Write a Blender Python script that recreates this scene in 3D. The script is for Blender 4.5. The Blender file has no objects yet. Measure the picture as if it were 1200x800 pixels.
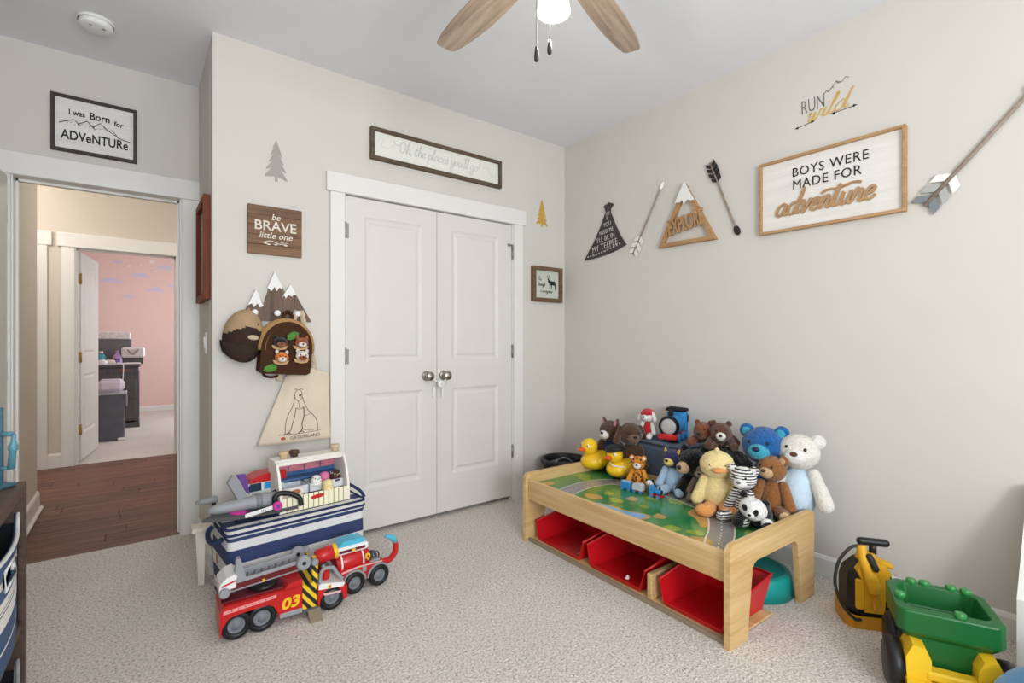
import bpy, math, random
from mathutils import Matrix, Vector, Euler
from mathutils.geometry import tessellate_polygon
random.seed(7)
S = bpy.context.scene
C = S.collection
PI = math.pi

def lin(c):
    return tuple(((v/255)/12.92 if v/255 <= .04045 else ((v/255+.055)/1.055)**2.4) for v in c) + (1,)

# ------------------------------------------------------------- camera
cam = bpy.data.objects.new('camera', bpy.data.cameras.new('camera'))
C.objects.link(cam)
cam.location = (-2.744, -2.890, 1.173)
cam.rotation_euler = (PI/2, 0, math.radians(52.6-90))
cam.data.sensor_width = 36
cam.data.lens = 574/1200*36
cam.data.clip_start = .02
S.camera = cam
# ------------------------------------------------------------- world, exposure
w = bpy.data.worlds.new('sky'); S.world = w; w.use_nodes = True
w.node_tree.nodes['Background'].inputs[0].default_value = (.75, .87, 1, 1)
w.node_tree.nodes['Background'].inputs[1].default_value = 1.0
S.view_settings.view_transform = 'Standard'; S.view_settings.look = 'None'
S.view_settings.gamma = 1; S.view_settings.use_curve_mapping = False
S.view_settings.exposure = 0.21
# ------------------------------------------------------------- daylight and lamps
def area(name, loc, rot, sx, sy, power, col):
    l = bpy.data.lights.new(name, 'AREA'); l.shape = 'RECTANGLE'; l.size = sx; l.size_y = sy
    l.energy = power; l.color = col
    o = bpy.data.objects.new(name, l); o.location = loc; o.rotation_euler = rot; C.objects.link(o)
    return o
DAY = (.91, .955, 1)
area('window_daylight', (-1.1, -4.92, 1.45), (PI/2+.22, 0, 0), 1.5, 1.45, 14, DAY)
area('window_daylight', (-2.6, -4.92, 1.45), (PI/2+.22, 0, 0), 1.2, 1.45, 78, DAY)
area('nursery_window_daylight', (-1.05, 5.6, 1.5), (PI/2, 0, PI/2), 1.4, 1.4, 34, DAY)
def point(name, loc, power, col, r):
    l = bpy.data.lights.new(name, 'POINT'); l.energy = power; l.color = col; l.shadow_soft_size = r
    o = bpy.data.objects.new(name, l); o.location = loc; C.objects.link(o)
point('hall_lamp_light', (-3.9, 2.6, 2.45), 20, (1, .93, .84), .12)
point('hall_lamp_light', (-2.2, 1.9, 2.45), 14, (1, .94, .86), .12)

# ------------------------------------------------------------- materials
def mat(name, col, rough=.55, metal=0, var=.06, vs=6., bump=0., bs=60., spec=.4, emit=0, col2=None, stretch=None, sheen=0, alpha=1., trans=0, ecol=None):
    """procedural: base colour mottled by a noise, optional fine bump"""
    m = bpy.data.materials.new(name); m.use_nodes = True
    nt = m.node_tree; b = nt.nodes['Principled BSDF']
    b.inputs['Roughness'].default_value = rough; b.inputs['Metallic'].default_value = metal
    b.inputs['Specular IOR Level'].default_value = spec
    if sheen: b.inputs['Sheen Weight'].default_value = sheen
    tc = nt.nodes.new('ShaderNodeTexCoord'); mp = nt.nodes.new('ShaderNodeMapping')
    nt.links.new(tc.outputs['Object'], mp.inputs['Vector'])
    if stretch: mp.inputs['Scale'].default_value = stretch
    n = nt.nodes.new('ShaderNodeTexNoise'); n.inputs['Scale'].default_value = vs; n.inputs['Detail'].default_value = 4
    nt.links.new(mp.outputs[0], n.inputs['Vector'])
    r = nt.nodes.new('ShaderNodeValToRGB'); nt.links.new(n.outputs['Fac'], r.inputs['Fac'])
    c = lin(col); d = lin(col2) if col2 else tuple(min(1, v*(1+var)) for v in c[:3])+(1,)
    a = c if col2 else tuple(v*(1-var) for v in c[:3])+(1,)
    r.color_ramp.elements[0].position = .3; r.color_ramp.elements[1].position = .7
    r.color_ramp.elements[0].color = a; r.color_ramp.elements[1].color = d
    nt.links.new(r.outputs['Color'], b.inputs['Base Color'])
    if bump:
        n2 = nt.nodes.new('ShaderNodeTexNoise'); n2.inputs['Scale'].default_value = bs; n2.inputs['Detail'].default_value = 3
        nt.links.new(mp.outputs[0], n2.inputs['Vector'])
        bp = nt.nodes.new('ShaderNodeBump'); bp.inputs['Strength'].default_value = bump; bp.inputs['Distance'].default_value = .004
        nt.links.new(n2.outputs['Fac'], bp.inputs['Height']); nt.links.new(bp.outputs[0], b.inputs['Normal'])
    if emit:
        b.inputs['Emission Color'].default_value = lin(ecol or col); b.inputs['Emission Strength'].default_value = emit
    if trans:
        b.inputs['Transmission Weight'].default_value = trans
    if alpha < 1: b.inputs['Alpha'].default_value = alpha
    return m

def bands(name, axis, stops, rough=.7, distort=None):
    """flat colour bands along one object axis: stops = [(position, colour), ...]"""
    m = bpy.data.materials.new(name); m.use_nodes = True
    nt = m.node_tree; b = nt.nodes['Principled BSDF']; b.inputs['Roughness'].default_value = rough
    tc = nt.nodes.new('ShaderNodeTexCoord'); sp = nt.nodes.new('ShaderNodeSeparateXYZ')
    nt.links.new(tc.outputs['Object'], sp.inputs[0])
    lo, hi = stops[0][0], stops[-1][0] + .01
    mr = nt.nodes.new('ShaderNodeMapRange'); mr.inputs['From Min'].default_value = lo; mr.inputs['From Max'].default_value = hi
    nt.links.new(sp.outputs[axis], mr.inputs['Value'])
    r = nt.nodes.new('ShaderNodeValToRGB'); r.color_ramp.interpolation = 'CONSTANT'
    nt.links.new(mr.outputs[0], r.inputs['Fac'])
    e = r.color_ramp.elements
    while len(e) < len(stops): e.new(1)
    for k, (p, c) in enumerate(stops):
        e[k].position = (p-lo)/(hi-lo); e[k].color = lin(c)
    nt.links.new(r.outputs['Color'], b.inputs['Base Color'])
    n = nt.nodes.new('ShaderNodeTexNoise'); n.inputs['Scale'].default_value = 260
    nt.links.new(tc.outputs['Object'], n.inputs['Vector'])
    bp = nt.nodes.new('ShaderNodeBump'); bp.inputs['Strength'].default_value = .25; bp.inputs['Distance'].default_value = .002
    nt.links.new(n.outputs['Fac'], bp.inputs['Height']); nt.links.new(bp.outputs[0], b.inputs['Normal'])
    return m

def wave(name, c1, c2, scale, rot=(0, 0, 0), distort=0., rough=.7, pos=.5, kind='BANDS', dscale=1., detail=2.):
    m = bpy.data.materials.new(name); m.use_nodes = True
    nt = m.node_tree; b = nt.nodes['Principled BSDF']; b.inputs['Roughness'].default_value = rough
    tc = nt.nodes.new('ShaderNodeTexCoord'); mp = nt.nodes.new('ShaderNodeMapping'); mp.inputs['Rotation'].default_value = rot
    nt.links.new(tc.outputs['Object'], mp.inputs['Vector'])
    wv = nt.nodes.new('ShaderNodeTexWave'); wv.wave_type = kind; wv.inputs['Scale'].default_value = scale
    wv.inputs['Distortion'].default_value = distort; wv.inputs['Detail'].default_value = detail; wv.inputs['Detail Scale'].default_value = dscale
    nt.links.new(mp.outputs[0], wv.inputs['Vector'])
    r = nt.nodes.new('ShaderNodeValToRGB'); nt.links.new(wv.outputs['Fac'], r.inputs['Fac'])
    r.color_ramp.elements[0].position = pos-.06; r.color_ramp.elements[1].position = pos+.06
    r.color_ramp.elements[0].color = lin(c1); r.color_ramp.elements[1].color = lin(c2)
    nt.links.new(r.outputs['Color'], b.inputs['Base Color'])
    return m

def wood(name, c1, c2, along='X', rough=.5, scale=1., bump=.15, per_object=0.):
    """streaky grain stretched along one axis"""
    m = bpy.data.materials.new(name); m.use_nodes = True
    nt = m.node_tree; b = nt.nodes['Principled BSDF']; b.inputs['Roughness'].default_value = rough
    tc = nt.nodes.new('ShaderNodeTexCoord'); mp = nt.nodes.new('ShaderNodeMapping')
    mp.inputs['Scale'].default_value = {'X': (2*scale, 28*scale, 28*scale), 'Y': (28*scale, 2*scale, 28*scale), 'Z': (28*scale, 28*scale, 2*scale)}[along]
    nt.links.new(tc.outputs['Object'], mp.inputs['Vector'])
    n = nt.nodes.new('ShaderNodeTexNoise'); n.inputs['Scale'].default_value = 1.6; n.inputs['Detail'].default_value = 6; n.inputs['Roughness'].default_value = .62
    n.inputs['Distortion'].default_value = .6
    if per_object:
        oi = nt.nodes.new('ShaderNodeObjectInfo'); n.noise_dimensions = '4D'
        mu = nt.nodes.new('ShaderNodeMath'); mu.operation = 'MULTIPLY'; mu.inputs[1].default_value = 40
        nt.links.new(oi.outputs['Random'], mu.inputs[0]); nt.links.new(mu.outputs[0], n.inputs['W'])
    nt.links.new(mp.outputs[0], n.inputs['Vector'])
    r = nt.nodes.new('ShaderNodeValToRGB'); nt.links.new(n.outputs['Fac'], r.inputs['Fac'])
    r.color_ramp.elements[0].position = .32; r.color_ramp.elements[1].position = .68
    r.color_ramp.elements[0].color = lin(c1); r.color_ramp.elements[1].color = lin(c2)
    last = r.outputs['Color']
    if per_object:
        mr = nt.nodes.new('ShaderNodeMapRange'); mr.inputs['To Min'].default_value = 1-per_object; mr.inputs['To Max'].default_value = 1+per_object
        nt.links.new(oi.outputs['Random'], mr.inputs['Value'])
        hs = nt.nodes.new('ShaderNodeHueSaturation'); nt.links.new(mr.outputs[0], hs.inputs['Value']); nt.links.new(last, hs.inputs['Color'])
        last = hs.outputs['Color']
    nt.links.new(last, b.inputs['Base Color'])
    if bump:
        bp = nt.nodes.new('ShaderNodeBump'); bp.inputs['Strength'].default_value = bump; bp.inputs['Distance'].default_value = .002
        nt.links.new(n.outputs['Fac'], bp.inputs['Height']); nt.links.new(bp.outputs[0], b.inputs['Normal'])
    return m

def fur(name, col, var=.12, vs=40, col2=None):
    m = mat(name, col, rough=.98, var=var*1.3, vs=vs*2, bump=1., bs=140, spec=.05, sheen=.35, col2=col2)
    [n for n in m.node_tree.nodes if n.type == 'BUMP'][0].inputs['Distance'].default_value = .009
    return m

# ------------------------------------------------------------- mesh builder
def catmull(pts, n=6, closed=False):
    P = [Vector(p) for p in pts]; out = []
    m = len(P); segs = m if closed else m-1
    for i in range(segs):
        p0 = P[i-1] if (i > 0 or closed) else P[i]; p1 = P[i]; p2 = P[(i+1) % m]
        p3 = P[(i+2) % m] if (i+2 < m or closed) else p2
        for k in range(n):
            t = k/n
            out.append(.5*((2*p1)+(p2-p0)*t+(2*p0-5*p1+4*p2-p3)*t*t+(3*p1-p0-3*p2+p3)*t**3))
    if not closed: out.append(P[-1])
    return out

def rrect(w, h, r, n=5, cx=0, cy=0, corners=(1, 1, 1, 1)):
    """rounded rectangle, counter-clockwise; corners: BR, TR, TL, BL"""
    o = []
    for (sx, sy, a0), on in zip(((1, -1, -PI/2), (1, 1, 0), (-1, 1, PI/2), (-1, -1, PI)), corners):
        rr = r if on else 0
        x, y = cx+sx*(w/2-rr), cy+sy*(h/2-rr)
        if rr:
            for k in range(n+1): o.append((x+rr*math.cos(a0+k*PI/2/n), y+rr*math.sin(a0+k*PI/2/n)))
        else: o.append((x, y))
    return o

class MB:
    def __init__(s): s.v = []; s.f = []; s.sm = []; s.mi = []; s.m = 0; s.T = Matrix()
    def add(s, vs, fs, smooth=False):
        o = len(s.v); T = s.T
        s.v += [tuple(T @ Vector(p)) for p in vs]
        s.f += [tuple(i+o for i in f) for f in fs]
        s.sm += [smooth]*len(fs); s.mi += [s.m]*len(fs)
        return s
    def box(s, c, d, bev=0, rot=None):
        hx, hy, hz = d[0]/2, d[1]/2, d[2]/2
        b = min(bev, hx*.9, hy*.9, hz*.9)
        M = Matrix.Translation(c) @ (Euler(rot).to_matrix().to_4x4() if rot else Matrix())
        vs, fs, idx = [], [], {}
        if b <= 0:
            for i, (x, y, z) in enumerate([(a, e, g) for a in (-1, 1) for e in (-1, 1) for g in (-1, 1)]): vs.append((x*hx, y*hy, z*hz))
            fs = [(0, 1, 3, 2), (4, 6, 7, 5), (0, 4, 5, 1), (2, 3, 7, 6), (0, 2, 6, 4), (1, 5, 7, 3)]
        else:
            for x in (-1, 1):
                for y in (-1, 1):
                    for z in (-1, 1):
                        for a in range(3):
                            idx[x, y, z, a] = len(vs)
                            p = [x*(hx-b), y*(hy-b), z*(hz-b)]; p[a] = (x*hx, y*hy, z*hz)[a]; vs.append(tuple(p))
            q = ((-1, -1), (1, -1), (1, 1), (-1, 1))
            for sgn in (-1, 1):
                fs.append([idx[sgn, u, v_, 0] for u, v_ in q]); fs.append([idx[u, sgn, v_, 1] for u, v_ in q]); fs.append([idx[u, v_, sgn, 2] for u, v_ in q])
            for u in (-1, 1):
                for v_ in (-1, 1):
                    fs.append([idx[u, v_, -1, 0], idx[u, v_, 1, 0], idx[u, v_, 1, 1], idx[u, v_, -1, 1]])
                    fs.append([idx[u, -1, v_, 0], idx[u, 1, v_, 0], idx[u, 1, v_, 2], idx[u, -1, v_, 2]])
                    fs.append([idx[-1, u, v_, 1], idx[1, u, v_, 1], idx[1, u, v_, 2], idx[-1, u, v_, 2]])
                    for w_ in (-1, 1): fs.append([idx[u, v_, w_, a] for a in range(3)])
        return s.add([tuple(M @ Vector(p)) for p in vs], fs)
    def ell(s, c, r, rot=None, n=28, m=18, fuzz=0, zmin=-1., zmax=1., shape=None):
        if isinstance(r, (int, float)): r = (r, r, r)
        M = Matrix.Translation(c) @ (Euler(rot).to_matrix().to_4x4() if rot else Matrix())
        vs, fs = [], []
        a0, a1 = math.asin(max(-1, zmin)), math.asin(min(1, zmax))
        for i in range(m+1):
            la = a0+(a1-a0)*i/m
            for j in range(n):
                lo = 2*PI*j/n+(i % 2)*PI/n
                k = 1+(random.uniform(-fuzz, fuzz) if fuzz else 0)
                p = Vector((math.cos(la)*math.cos(lo)*k, math.cos(la)*math.sin(lo)*k, math.sin(la)*k))
                if shape: p = Vector(shape(p))
                vs.append(tuple(M @ Vector((p.x*r[0], p.y*r[1], p.z*r[2]))))
        for i in range(m):
            for j in range(n):
                fs.append((i*n+j, i*n+(j+1) % n, (i+1)*n+(j+1) % n, (i+1)*n+j))
        if zmin > -1: fs.append(tuple(range(n-1, -1, -1)))
        if zmax < 1: fs.append(tuple(m*n+j for j in range(n)))
        return s.add(vs, fs, True)
    def tube(s, pts, r, n=10, closed=False, caps=True, flat=None, fuzz=0):
        """round tube along points; r one radius or one per point; flat = squash factor along second axis"""
        P = [Vector(p) for p in pts]; m = len(P)
        R = [r]*m if isinstance(r, (int, float)) else list(r)
        vs, fs = [], []; up = None
        for i in range(m):
            a = P[i-1] if (i > 0 or closed) else P[i]; b = P[(i+1) % m] if (i < m-1 or closed) else P[i]
            t = (b-a).normalized() if (b-a).length > 1e-9 else Vector((0, 0, 1))
            if up is None: up = t.orthogonal().normalized() if abs(t.z) > .9 else Vector((0, 0, 1))
            up = (up-t*up.dot(t)).normalized() if (up-t*up.dot(t)).length > 1e-6 else t.orthogonal().normalized()
            sd = t.cross(up)
            for j in range(n):
                an = 2*PI*j/n; k = R[i]*(1+(random.uniform(-fuzz, fuzz) if fuzz else 0))
                vs.append(tuple(P[i]+sd*math.cos(an)*k+up*math.sin(an)*k*(flat or 1)))
        for i in range(m if closed else m-1):
            for j in range(n):
                a, b = i*n, ((i+1) % m)*n
                fs.append((a+j, a+(j+1) % n, b+(j+1) % n, b+j))
        s.add(vs, fs, True)
        if caps and not closed:
            o = len(s.v)-len(vs)
            s.f += [tuple(o+j for j in range(n-1, -1, -1)), tuple(o+(m-1)*n+j for j in range(n))]
            s.sm += [False]*2; s.mi += [s.m]*2
        return s
    def limb(s, a, b, ra, rb, n=16, fuzz=0):
        """tapered capsule from a to b"""
        a, b = Vector(a), Vector(b); d = (b-a).normalized(); P, R = [], []
        for k in range(6):
            an = -PI/2+PI/2*k/5; P.append(a+d*ra*math.sin(an)); R.append(max(1e-4, ra*math.cos(an)))
        for k in range(1, 6): P.append(a.lerp(b, k/6)); R.append(ra+(rb-ra)*k/6)
        for k in range(6):
            an = PI/2*k/5; P.append(b+d*rb*math.sin(an)); R.append(max(1e-4, rb*math.cos(an)))
        return s.tube(P, R, n, caps=False, fuzz=fuzz)
    def cyl(s, a, b, r, r2=None, n=24, bev=0):
        a, b = Vector(a), Vector(b); r2 = r if r2 is None else r2
        d = (b-a).normalized()
        if bev: P = [a, a+d*.0001, a+d*bev, b-d*bev, b-d*.0001, b]; R = [r-bev, r-bev, r, r2, r2-bev, r2-bev]
        else: P = [a, b]; R = [r, r2]
        return s.tube(P, R, n)
    def lathe(s, prof, c=(0, 0, 0), n=28, rot=None, smooth=True):
        M = Matrix.Translation(c) @ (Euler(rot).to_matrix().to_4x4() if rot else Matrix())
        vs = [tuple(M @ Vector((r*math.cos(2*PI*j/n), r*math.sin(2*PI*j/n), z))) for r, z in prof for j in range(n)]
        fs = [(i*n+j, i*n+(j+1) % n, (i+1)*n+(j+1) % n, (i+1)*n+j) for i in range(len(prof)-1) for j in range(n)]
        return s.add(vs, fs, smooth)
    def prism(s, poly, y0, y1, rot=None, at=None):
        """polygon in the XZ plane given depth y0..y1"""
        poly = [tuple(p[:2]) for p in poly]; n = len(poly)
        tri = tessellate_polygon([[Vector((x, z, 0)) for x, z in poly]])
        vs = [(x, y0, z) for x, z in poly]+[(x, y1, z) for x, z in poly]
        fs = [tuple(t) for t in tri]+[tuple(i+n for i in reversed(t)) for t in tri]
        fs += [(i, (i+1) % n, (i+1) % n+n, i+n) for i in range(n)]
        if at is not None or rot:
            M = Matrix.Translation(at or (0, 0, 0)) @ (Euler(rot).to_matrix().to_4x4() if rot else Matrix())
            vs = [tuple(M @ Vector(p)) for p in vs]
        return s.add(vs, fs)
    def ribbon(s, pts, w, y0, y1, taper=False, mod=0, pen=None):
        """flat pen stroke in the XZ plane"""
        P = [Vector((p[0], p[1])) for p in pts]; m = len(P)
        if m < 2: return s
        vs = []
        for i in range(m):
            t = (P[min(i+1, m-1)]-P[max(i-1, 0)])
            t = t.normalized() if t.length > 1e-9 else Vector((1, 0))
            nn = Vector((-t.y, t.x)); k = w/2
            if mod: k *= (1-mod)+mod*abs(t.y)
            if taper: k *= .35+.65*math.sin(PI*min(1, max(0, i/(m-1))))**.5
            s.rib = getattr(s, 'rib', 0)+1; ya = y0-(s.rib % 400)*2e-6
            for q in (P[i]+nn*k, P[i]-nn*k): vs += [(q.x, ya, q.y), (q.x, y1, q.y)]
        fs = []
        for i in range(m-1):
            a, b = 4*i, 4*i+4
            fs += [(a, a+2, b+2, b), (a, b, b+1, a+1), (a+2, a+3, b+3, b+2)]
        fs += [(0, 1, 3, 2), (4*m-4, 4*m-2, 4*m-1, 4*m-3)]
        return s.add(vs, fs)
    def text(s, body, size, at, depth=.001, rot=0, sx=1, bold=0, shear=0, spacing=1, line=1, align='CENTER'):
        cu = bpy.data.curves.new('lettering', 'FONT'); cu.body = body; cu.size = size; cu.extrude = depth
        cu.offset = bold*size; cu.shear = shear; cu.space_character = spacing; cu.space_line = line
        cu.align_x = align; cu.align_y = 'CENTER'; cu.resolution_u = 3
        o = bpy.data.objects.new('lettering', cu); C.objects.link(o)
        dg = bpy.context.evaluated_depsgraph_get(); me = bpy.data.meshes.new_from_object(o.evaluated_get(dg))
        ca, sa = math.cos(rot), math.sin(rot)
        vs = [(at[0]+(v.co.x*sx)*ca-v.co.y*sa, at[1]-v.co.z, at[2]+(v.co.x*sx)*sa+v.co.y*ca) for v in me.vertices]
        s.add(vs, [tuple(p.vertices) for p in me.polygons])
        bpy.data.objects.remove(o); bpy.data.curves.remove(cu); bpy.data.meshes.remove(me)
        return s
    def script(s, body, xh, w, at, depth=.001, rot=0, sx=1, slant=.25, mod=.45, center=True):
        strokes, x = [], 0
        for ch in body:
            adv, st = GLYPH[ch]
            for q in st: strokes.append([(x+p[0], p[1]) for p in q])
            x += adv
        ca, sa = math.cos(rot), math.sin(rot); x0 = x/2 if center else 0
        for q in strokes:
            pts = catmull([(a, b) for a, b in q], 6) if len(q) > 2 else [Vector(p) for p in q]
            out = []
            for p in pts:
                u, v = (p[0]-x0+slant*p[1])*xh*sx, p[1]*xh
                out.append((at[0]+u*ca-v*sa, at[2]+u*sa+v*ca))
            s.ribbon(out, w, at[1]-depth, at[1], mod=mod)
        return s
    def build(s, name, mats, parent=None, label=None, stuff=False):
        me = bpy.data.meshes.new(name); me.from_pydata(s.v, [], s.f)
        mats = mats if isinstance(mats, (list, tuple)) else [mats]
        for m in mats: me.materials.append(m)
        me.polygons.foreach_set('use_smooth', s.sm); me.polygons.foreach_set('material_index', s.mi); me.update()
        o = bpy.data.objects.new(name, me); C.objects.link(o)
        if parent: o.parent = parent
        if label: o['label'] = label
        if stuff: o['kind'] = 'stuff'
        return o

GLYPH = {
 'a': (1.0, [[(.75, .85), (.45, 1), (.1, .7), (.05, .25), (.3, 0), (.6, .25), (.78, .9), (.75, .3), (.85, 0), (1.05, .2)]]),
 'b': (.8, [[(0, .2), (.35, 1.6), (.4, 2), (.2, 1.9), (.12, .4), (.3, 0), (.65, .2), (.7, .7), (.4, .85), (.2, .6)]]),
 'c': (.75, [[(.65, .8), (.45, 1), (.12, .7), (.1, .25), (.35, 0), (.8, .25)]]),
 'd': (1.05, [[(.75, .85), (.45, 1), (.1, .7), (.05, .25), (.3, 0), (.6, .25), (.95, 2.1), (.8, .3), (.88, 0), (1.1, .2)]]),
 'e': (.75, [[(.05, .4), (.5, .55), (.6, .85), (.38, 1), (.1, .65), (.12, .2), (.4, 0), (.8, .3)]]),
 'g': (1.0, [[(.75, .85), (.45, 1), (.1, .7), (.05, .3), (.3, .05), (.6, .3), (.78, .9), (.7, -.4), (.45, -1), (.15, -.8), (.4, -.3), (1.0, .25)]]),
 'h': (.95, [[(0, .2), (.4, 1.6), (.42, 2), (.25, 1.9), (.15, 0), (.3, .7), (.55, 1), (.7, .7), (.68, .15), (.8, 0), (1, .2)]]),
 'i': (.48, [[(0, .2), (.2, 1), (.18, .2), (.3, 0), (.5, .2)], [(.22, 1.4), (.3, 1.5)]]),
 'l': (.55, [[(0, .2), (.4, 1.6), (.42, 2.1), (.25, 1.9), (.15, .3), (.3, 0), (.55, .2)]]),
 'n': (.92, [[(0, .2), (.15, 1), (.15, 0), (.25, .6), (.5, 1), (.62, .8), (.62, .15), (.75, 0), (.95, .2)]]),
 'o': (.88, [[(.45, 1), (.12, .75), (.08, .25), (.35, 0), (.65, .3), (.65, .75), (.45, 1), (.6, .8), (.9, .85)]]),
 'p': (.88, [[(0, .2), (.2, 1), (.1, -1), (.2, .6), (.5, 1), (.7, .7), (.6, .15), (.3, .05), (.9, .2)]]),
 'r': (.82, [[(0, .2), (.2, 1.05), (.3, .85), (.55, .9), (.5, .2), (.62, 0), (.85, .2)]]),
 's': (.7, [[(0, .2), (.35, 1.05), (.5, .5), (.4, 0), (.1, .1), (.72, .2)]]),
 't': (.65, [[(0, .2), (.35, 1.5), (.22, .3), (.35, 0), (.67, .2)], [(-.05, 1.1), (.6, 1.2)]]),
 'T': (.65, [[(0, .2), (.35, 1.7), (.22, .3), (.35, 0), (.67, .2)], [(-1.0, 1.25), (-.6, 1.45), (.3, 1.4), (1.3, 1.6), (1.9, 1.5)]]),
 'u': (.98, [[(0, .2), (.15, 1), (.12, .3), (.3, 0), (.6, .4), (.72, 1), (.68, .2), (.8, 0), (1, .2)]]),
 'v': (.85, [[(0, .7), (.15, 1), (.3, .1), (.4, 0), (.65, .7), (.7, 1), (.9, .9)]]),
 'w': (1.2, [[(0, .7), (.15, 1), (.2, .2), (.35, 0), (.55, .9), (.6, .2), (.75, 0), (.95, .7), (.95, 1), (1.2, .9)]]),
 'y': (.95, [[(0, .7), (.15, 1), (.15, .35), (.35, .05), (.6, .4), (.75, 1), (.65, -.4), (.4, -1), (.1, -.75), (.4, -.25), (.95, .25)]]),
 'O': (1.3, [[(.9, 1.9), (.4, 2), (.05, 1.3), (.1, .4), (.5, 0), (1.0, .5), (1.05, 1.4), (.7, 2), (.3, 1.8), (-.3, 1.2), (-1.0, 1.3), (-1.4, 1.8)]]),
 'B': (1.1, [[(.2, 0), (.25, 2)], [(.05, 1.8), (.6, 2.05), (.85, 1.6), (.35, 1.05), (.9, .9), (.95, .3), (.5, 0), (.1, .15)]]),
 'C': (1.1, [[(1, 1.7), (.6, 2), (.1, 1.2), (.15, .4), (.55, 0), (1.05, .4)]]),
 'S': (.95, [[(.85, 1.7), (.5, 2), (.15, 1.6), (.7, .9), (.6, .2), (.3, 0), (0, .3)]]),
 '&': (1.0, [[(.9, .1), (.3, 1.3), (.45, 1.7), (.6, 1.4), (.1, .5), (.35, 0), (.85, .7)]]),
 ',': (.35, [[(.1, .08), (.15, -.1), (.05, -.35)]]), "'": (.28, [[(.18, 2), (.1, 1.6)]]),
 '!': (.35, [[(.3, 2), (.15, .5)], [(.1, .1), (.13, 0)]]), ' ': (.5, []),
}

def thing(name, label, cat, loc=(0, 0, 0), rz=0., group=None):
    o = bpy.data.objects.new(name, None); C.objects.link(o)
    o.empty_display_size = .05
    o.location = loc; o.rotation_euler = (0, 0, rz); o['label'] = label; o['category'] = cat
    if group: o['group'] = group
    return o
def tag(o, label, cat, group=None):
    o['label'] = label; o['category'] = cat
    if group: o['group'] = group
    return o
def struct(name, mb, m, parent=None):
    o = mb.build(name, m, parent)
    if not parent: o['kind'] = 'structure'
    return o
def sroot(name, loc=(0, 0, 0), rz=0.):
    o = bpy.data.objects.new(name, None); C.objects.link(o); o.location = loc; o.rotation_euler = (0, 0, rz)
    o['kind'] = 'structure'; o.empty_display_size = .05
    return o
def copy_tree(o, parent=None):
    c = o.copy(); C.objects.link(c)
    if parent: c.parent = parent
    for ch in list(o.children): copy_tree(ch, c)
    return c
RW = -PI/2      # rotation of things hung on a wall that faces -X
# ================================================================= SETTING
H = 2.74
M_wall = mat('wall_paint', (214, 210, 203), rough=.8, var=.012, vs=3, bump=.06, bs=300, spec=.2)
M_hallwall = mat('hall_paint', (212, 203, 190), rough=.8, var=.012, vs=3, bump=.06, bs=300, spec=.2)
M_ceil = mat('ceiling_paint', (236, 237, 240), rough=.9, var=.01, vs=3, bump=.08, bs=220, spec=.1)
M_trim = mat('white_trim_paint', (231, 229, 224), rough=.38, var=.01, vs=5, spec=.4)
M_door = mat('white_door_paint', (222, 219, 213), rough=.42, var=.01, vs=5, spec=.4)
M_pink = mat('pink_paint', (236, 204, 194), rough=.8, var=.015, vs=3, spec=.2)
M_nickel = mat('brushed_nickel', (168, 164, 156), rough=.26, metal=1, var=.05)
M_hinge = mat('satin_hinge_metal', (150, 148, 140), rough=.4, metal=.8, var=.05)

def carpet_material():
    m = bpy.data.materials.new('speckled_carpet'); m.use_nodes = True
    nt = m.node_tree; b = nt.nodes['Principled BSDF']; b.inputs['Roughness'].default_value = 1; b.inputs['Specular IOR Level'].default_value = .05
    b.inputs['Sheen Weight'].default_value = .15
    tc = nt.nodes.new('ShaderNodeTexCoord'); L = nt.links.new
    n1 = nt.nodes.new('ShaderNodeTexNoise'); n1.inputs['Scale'].default_value = 105; n1.inputs['Detail'].default_value = 5; n1.inputs['Roughness'].default_value = .7
    n2 = nt.nodes.new('ShaderNodeTexNoise'); n2.inputs['Scale'].default_value = 2.2; n2.inputs['Detail'].default_value = 3
    vo = nt.nodes.new('ShaderNodeTexVoronoi'); vo.inputs['Scale'].default_value = 120
    for n in (n1, n2, vo): L(tc.outputs['Object'], n.inputs['Vector'])
    r = nt.nodes.new('ShaderNodeValToRGB'); L(n1.outputs['Fac'], r.inputs['Fac'])
    e = r.color_ramp.elements
    e[0].position = .33; e[0].color = lin((116, 104, 93)); e[1].position = .66; e[1].color = lin((251, 244, 237))
    k = e.new(.45); k.color = lin((213, 203, 193))
    mx = nt.nodes.new('ShaderNodeMix'); mx.data_type = 'RGBA'; mx.blend_type = 'MULTIPLY'; mx.inputs['Factor'].default_value = 1
    r2 = nt.nodes.new('ShaderNodeValToRGB'); L(n2.outputs['Fac'], r2.inputs['Fac'])
    r2.color_ramp.elements[0].position = .3; r2.color_ramp.elements[0].color = (.93, .93, .93, 1)
    r2.color_ramp.elements[1].position = .7; r2.color_ramp.elements[1].color = (1, 1, 1, 1)
    L(r.outputs['Color'], mx.inputs[6]); L(r2.outputs['Color'], mx.inputs[7]); L(mx.outputs[2], b.inputs['Base Color'])
    ad = nt.nodes.new('ShaderNodeMath'); ad.operation = 'ADD'; L(n1.outputs['Fac'], ad.inputs[0]); L(vo.outputs['Distance'], ad.inputs[1])
    bp = nt.nodes.new('ShaderNodeBump'); bp.inputs['Strength'].default_value = .7; bp.inputs['Distance'].default_value = .006
    L(ad.outputs[0], bp.inputs['Height']); L(bp.outputs[0], b.inputs['Normal'])
    return m
M_carpet = carpet_material()

XL, YR, YE = -3.36, -5.0, .688      # left wall, rear wall, entry wall (room faces)
XC = -2.443                         # closet side wall
struct('floor', MB().box(((XL+.1)/2, (YR+.71)/2, -.05), (.1-XL+.1, .71-YR, .1)), M_carpet)
struct('floor', MB().box((-2.6, 5.5, -.05), (3.2, 4.36, .1)), M_carpet)      # nursery carpet
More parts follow.
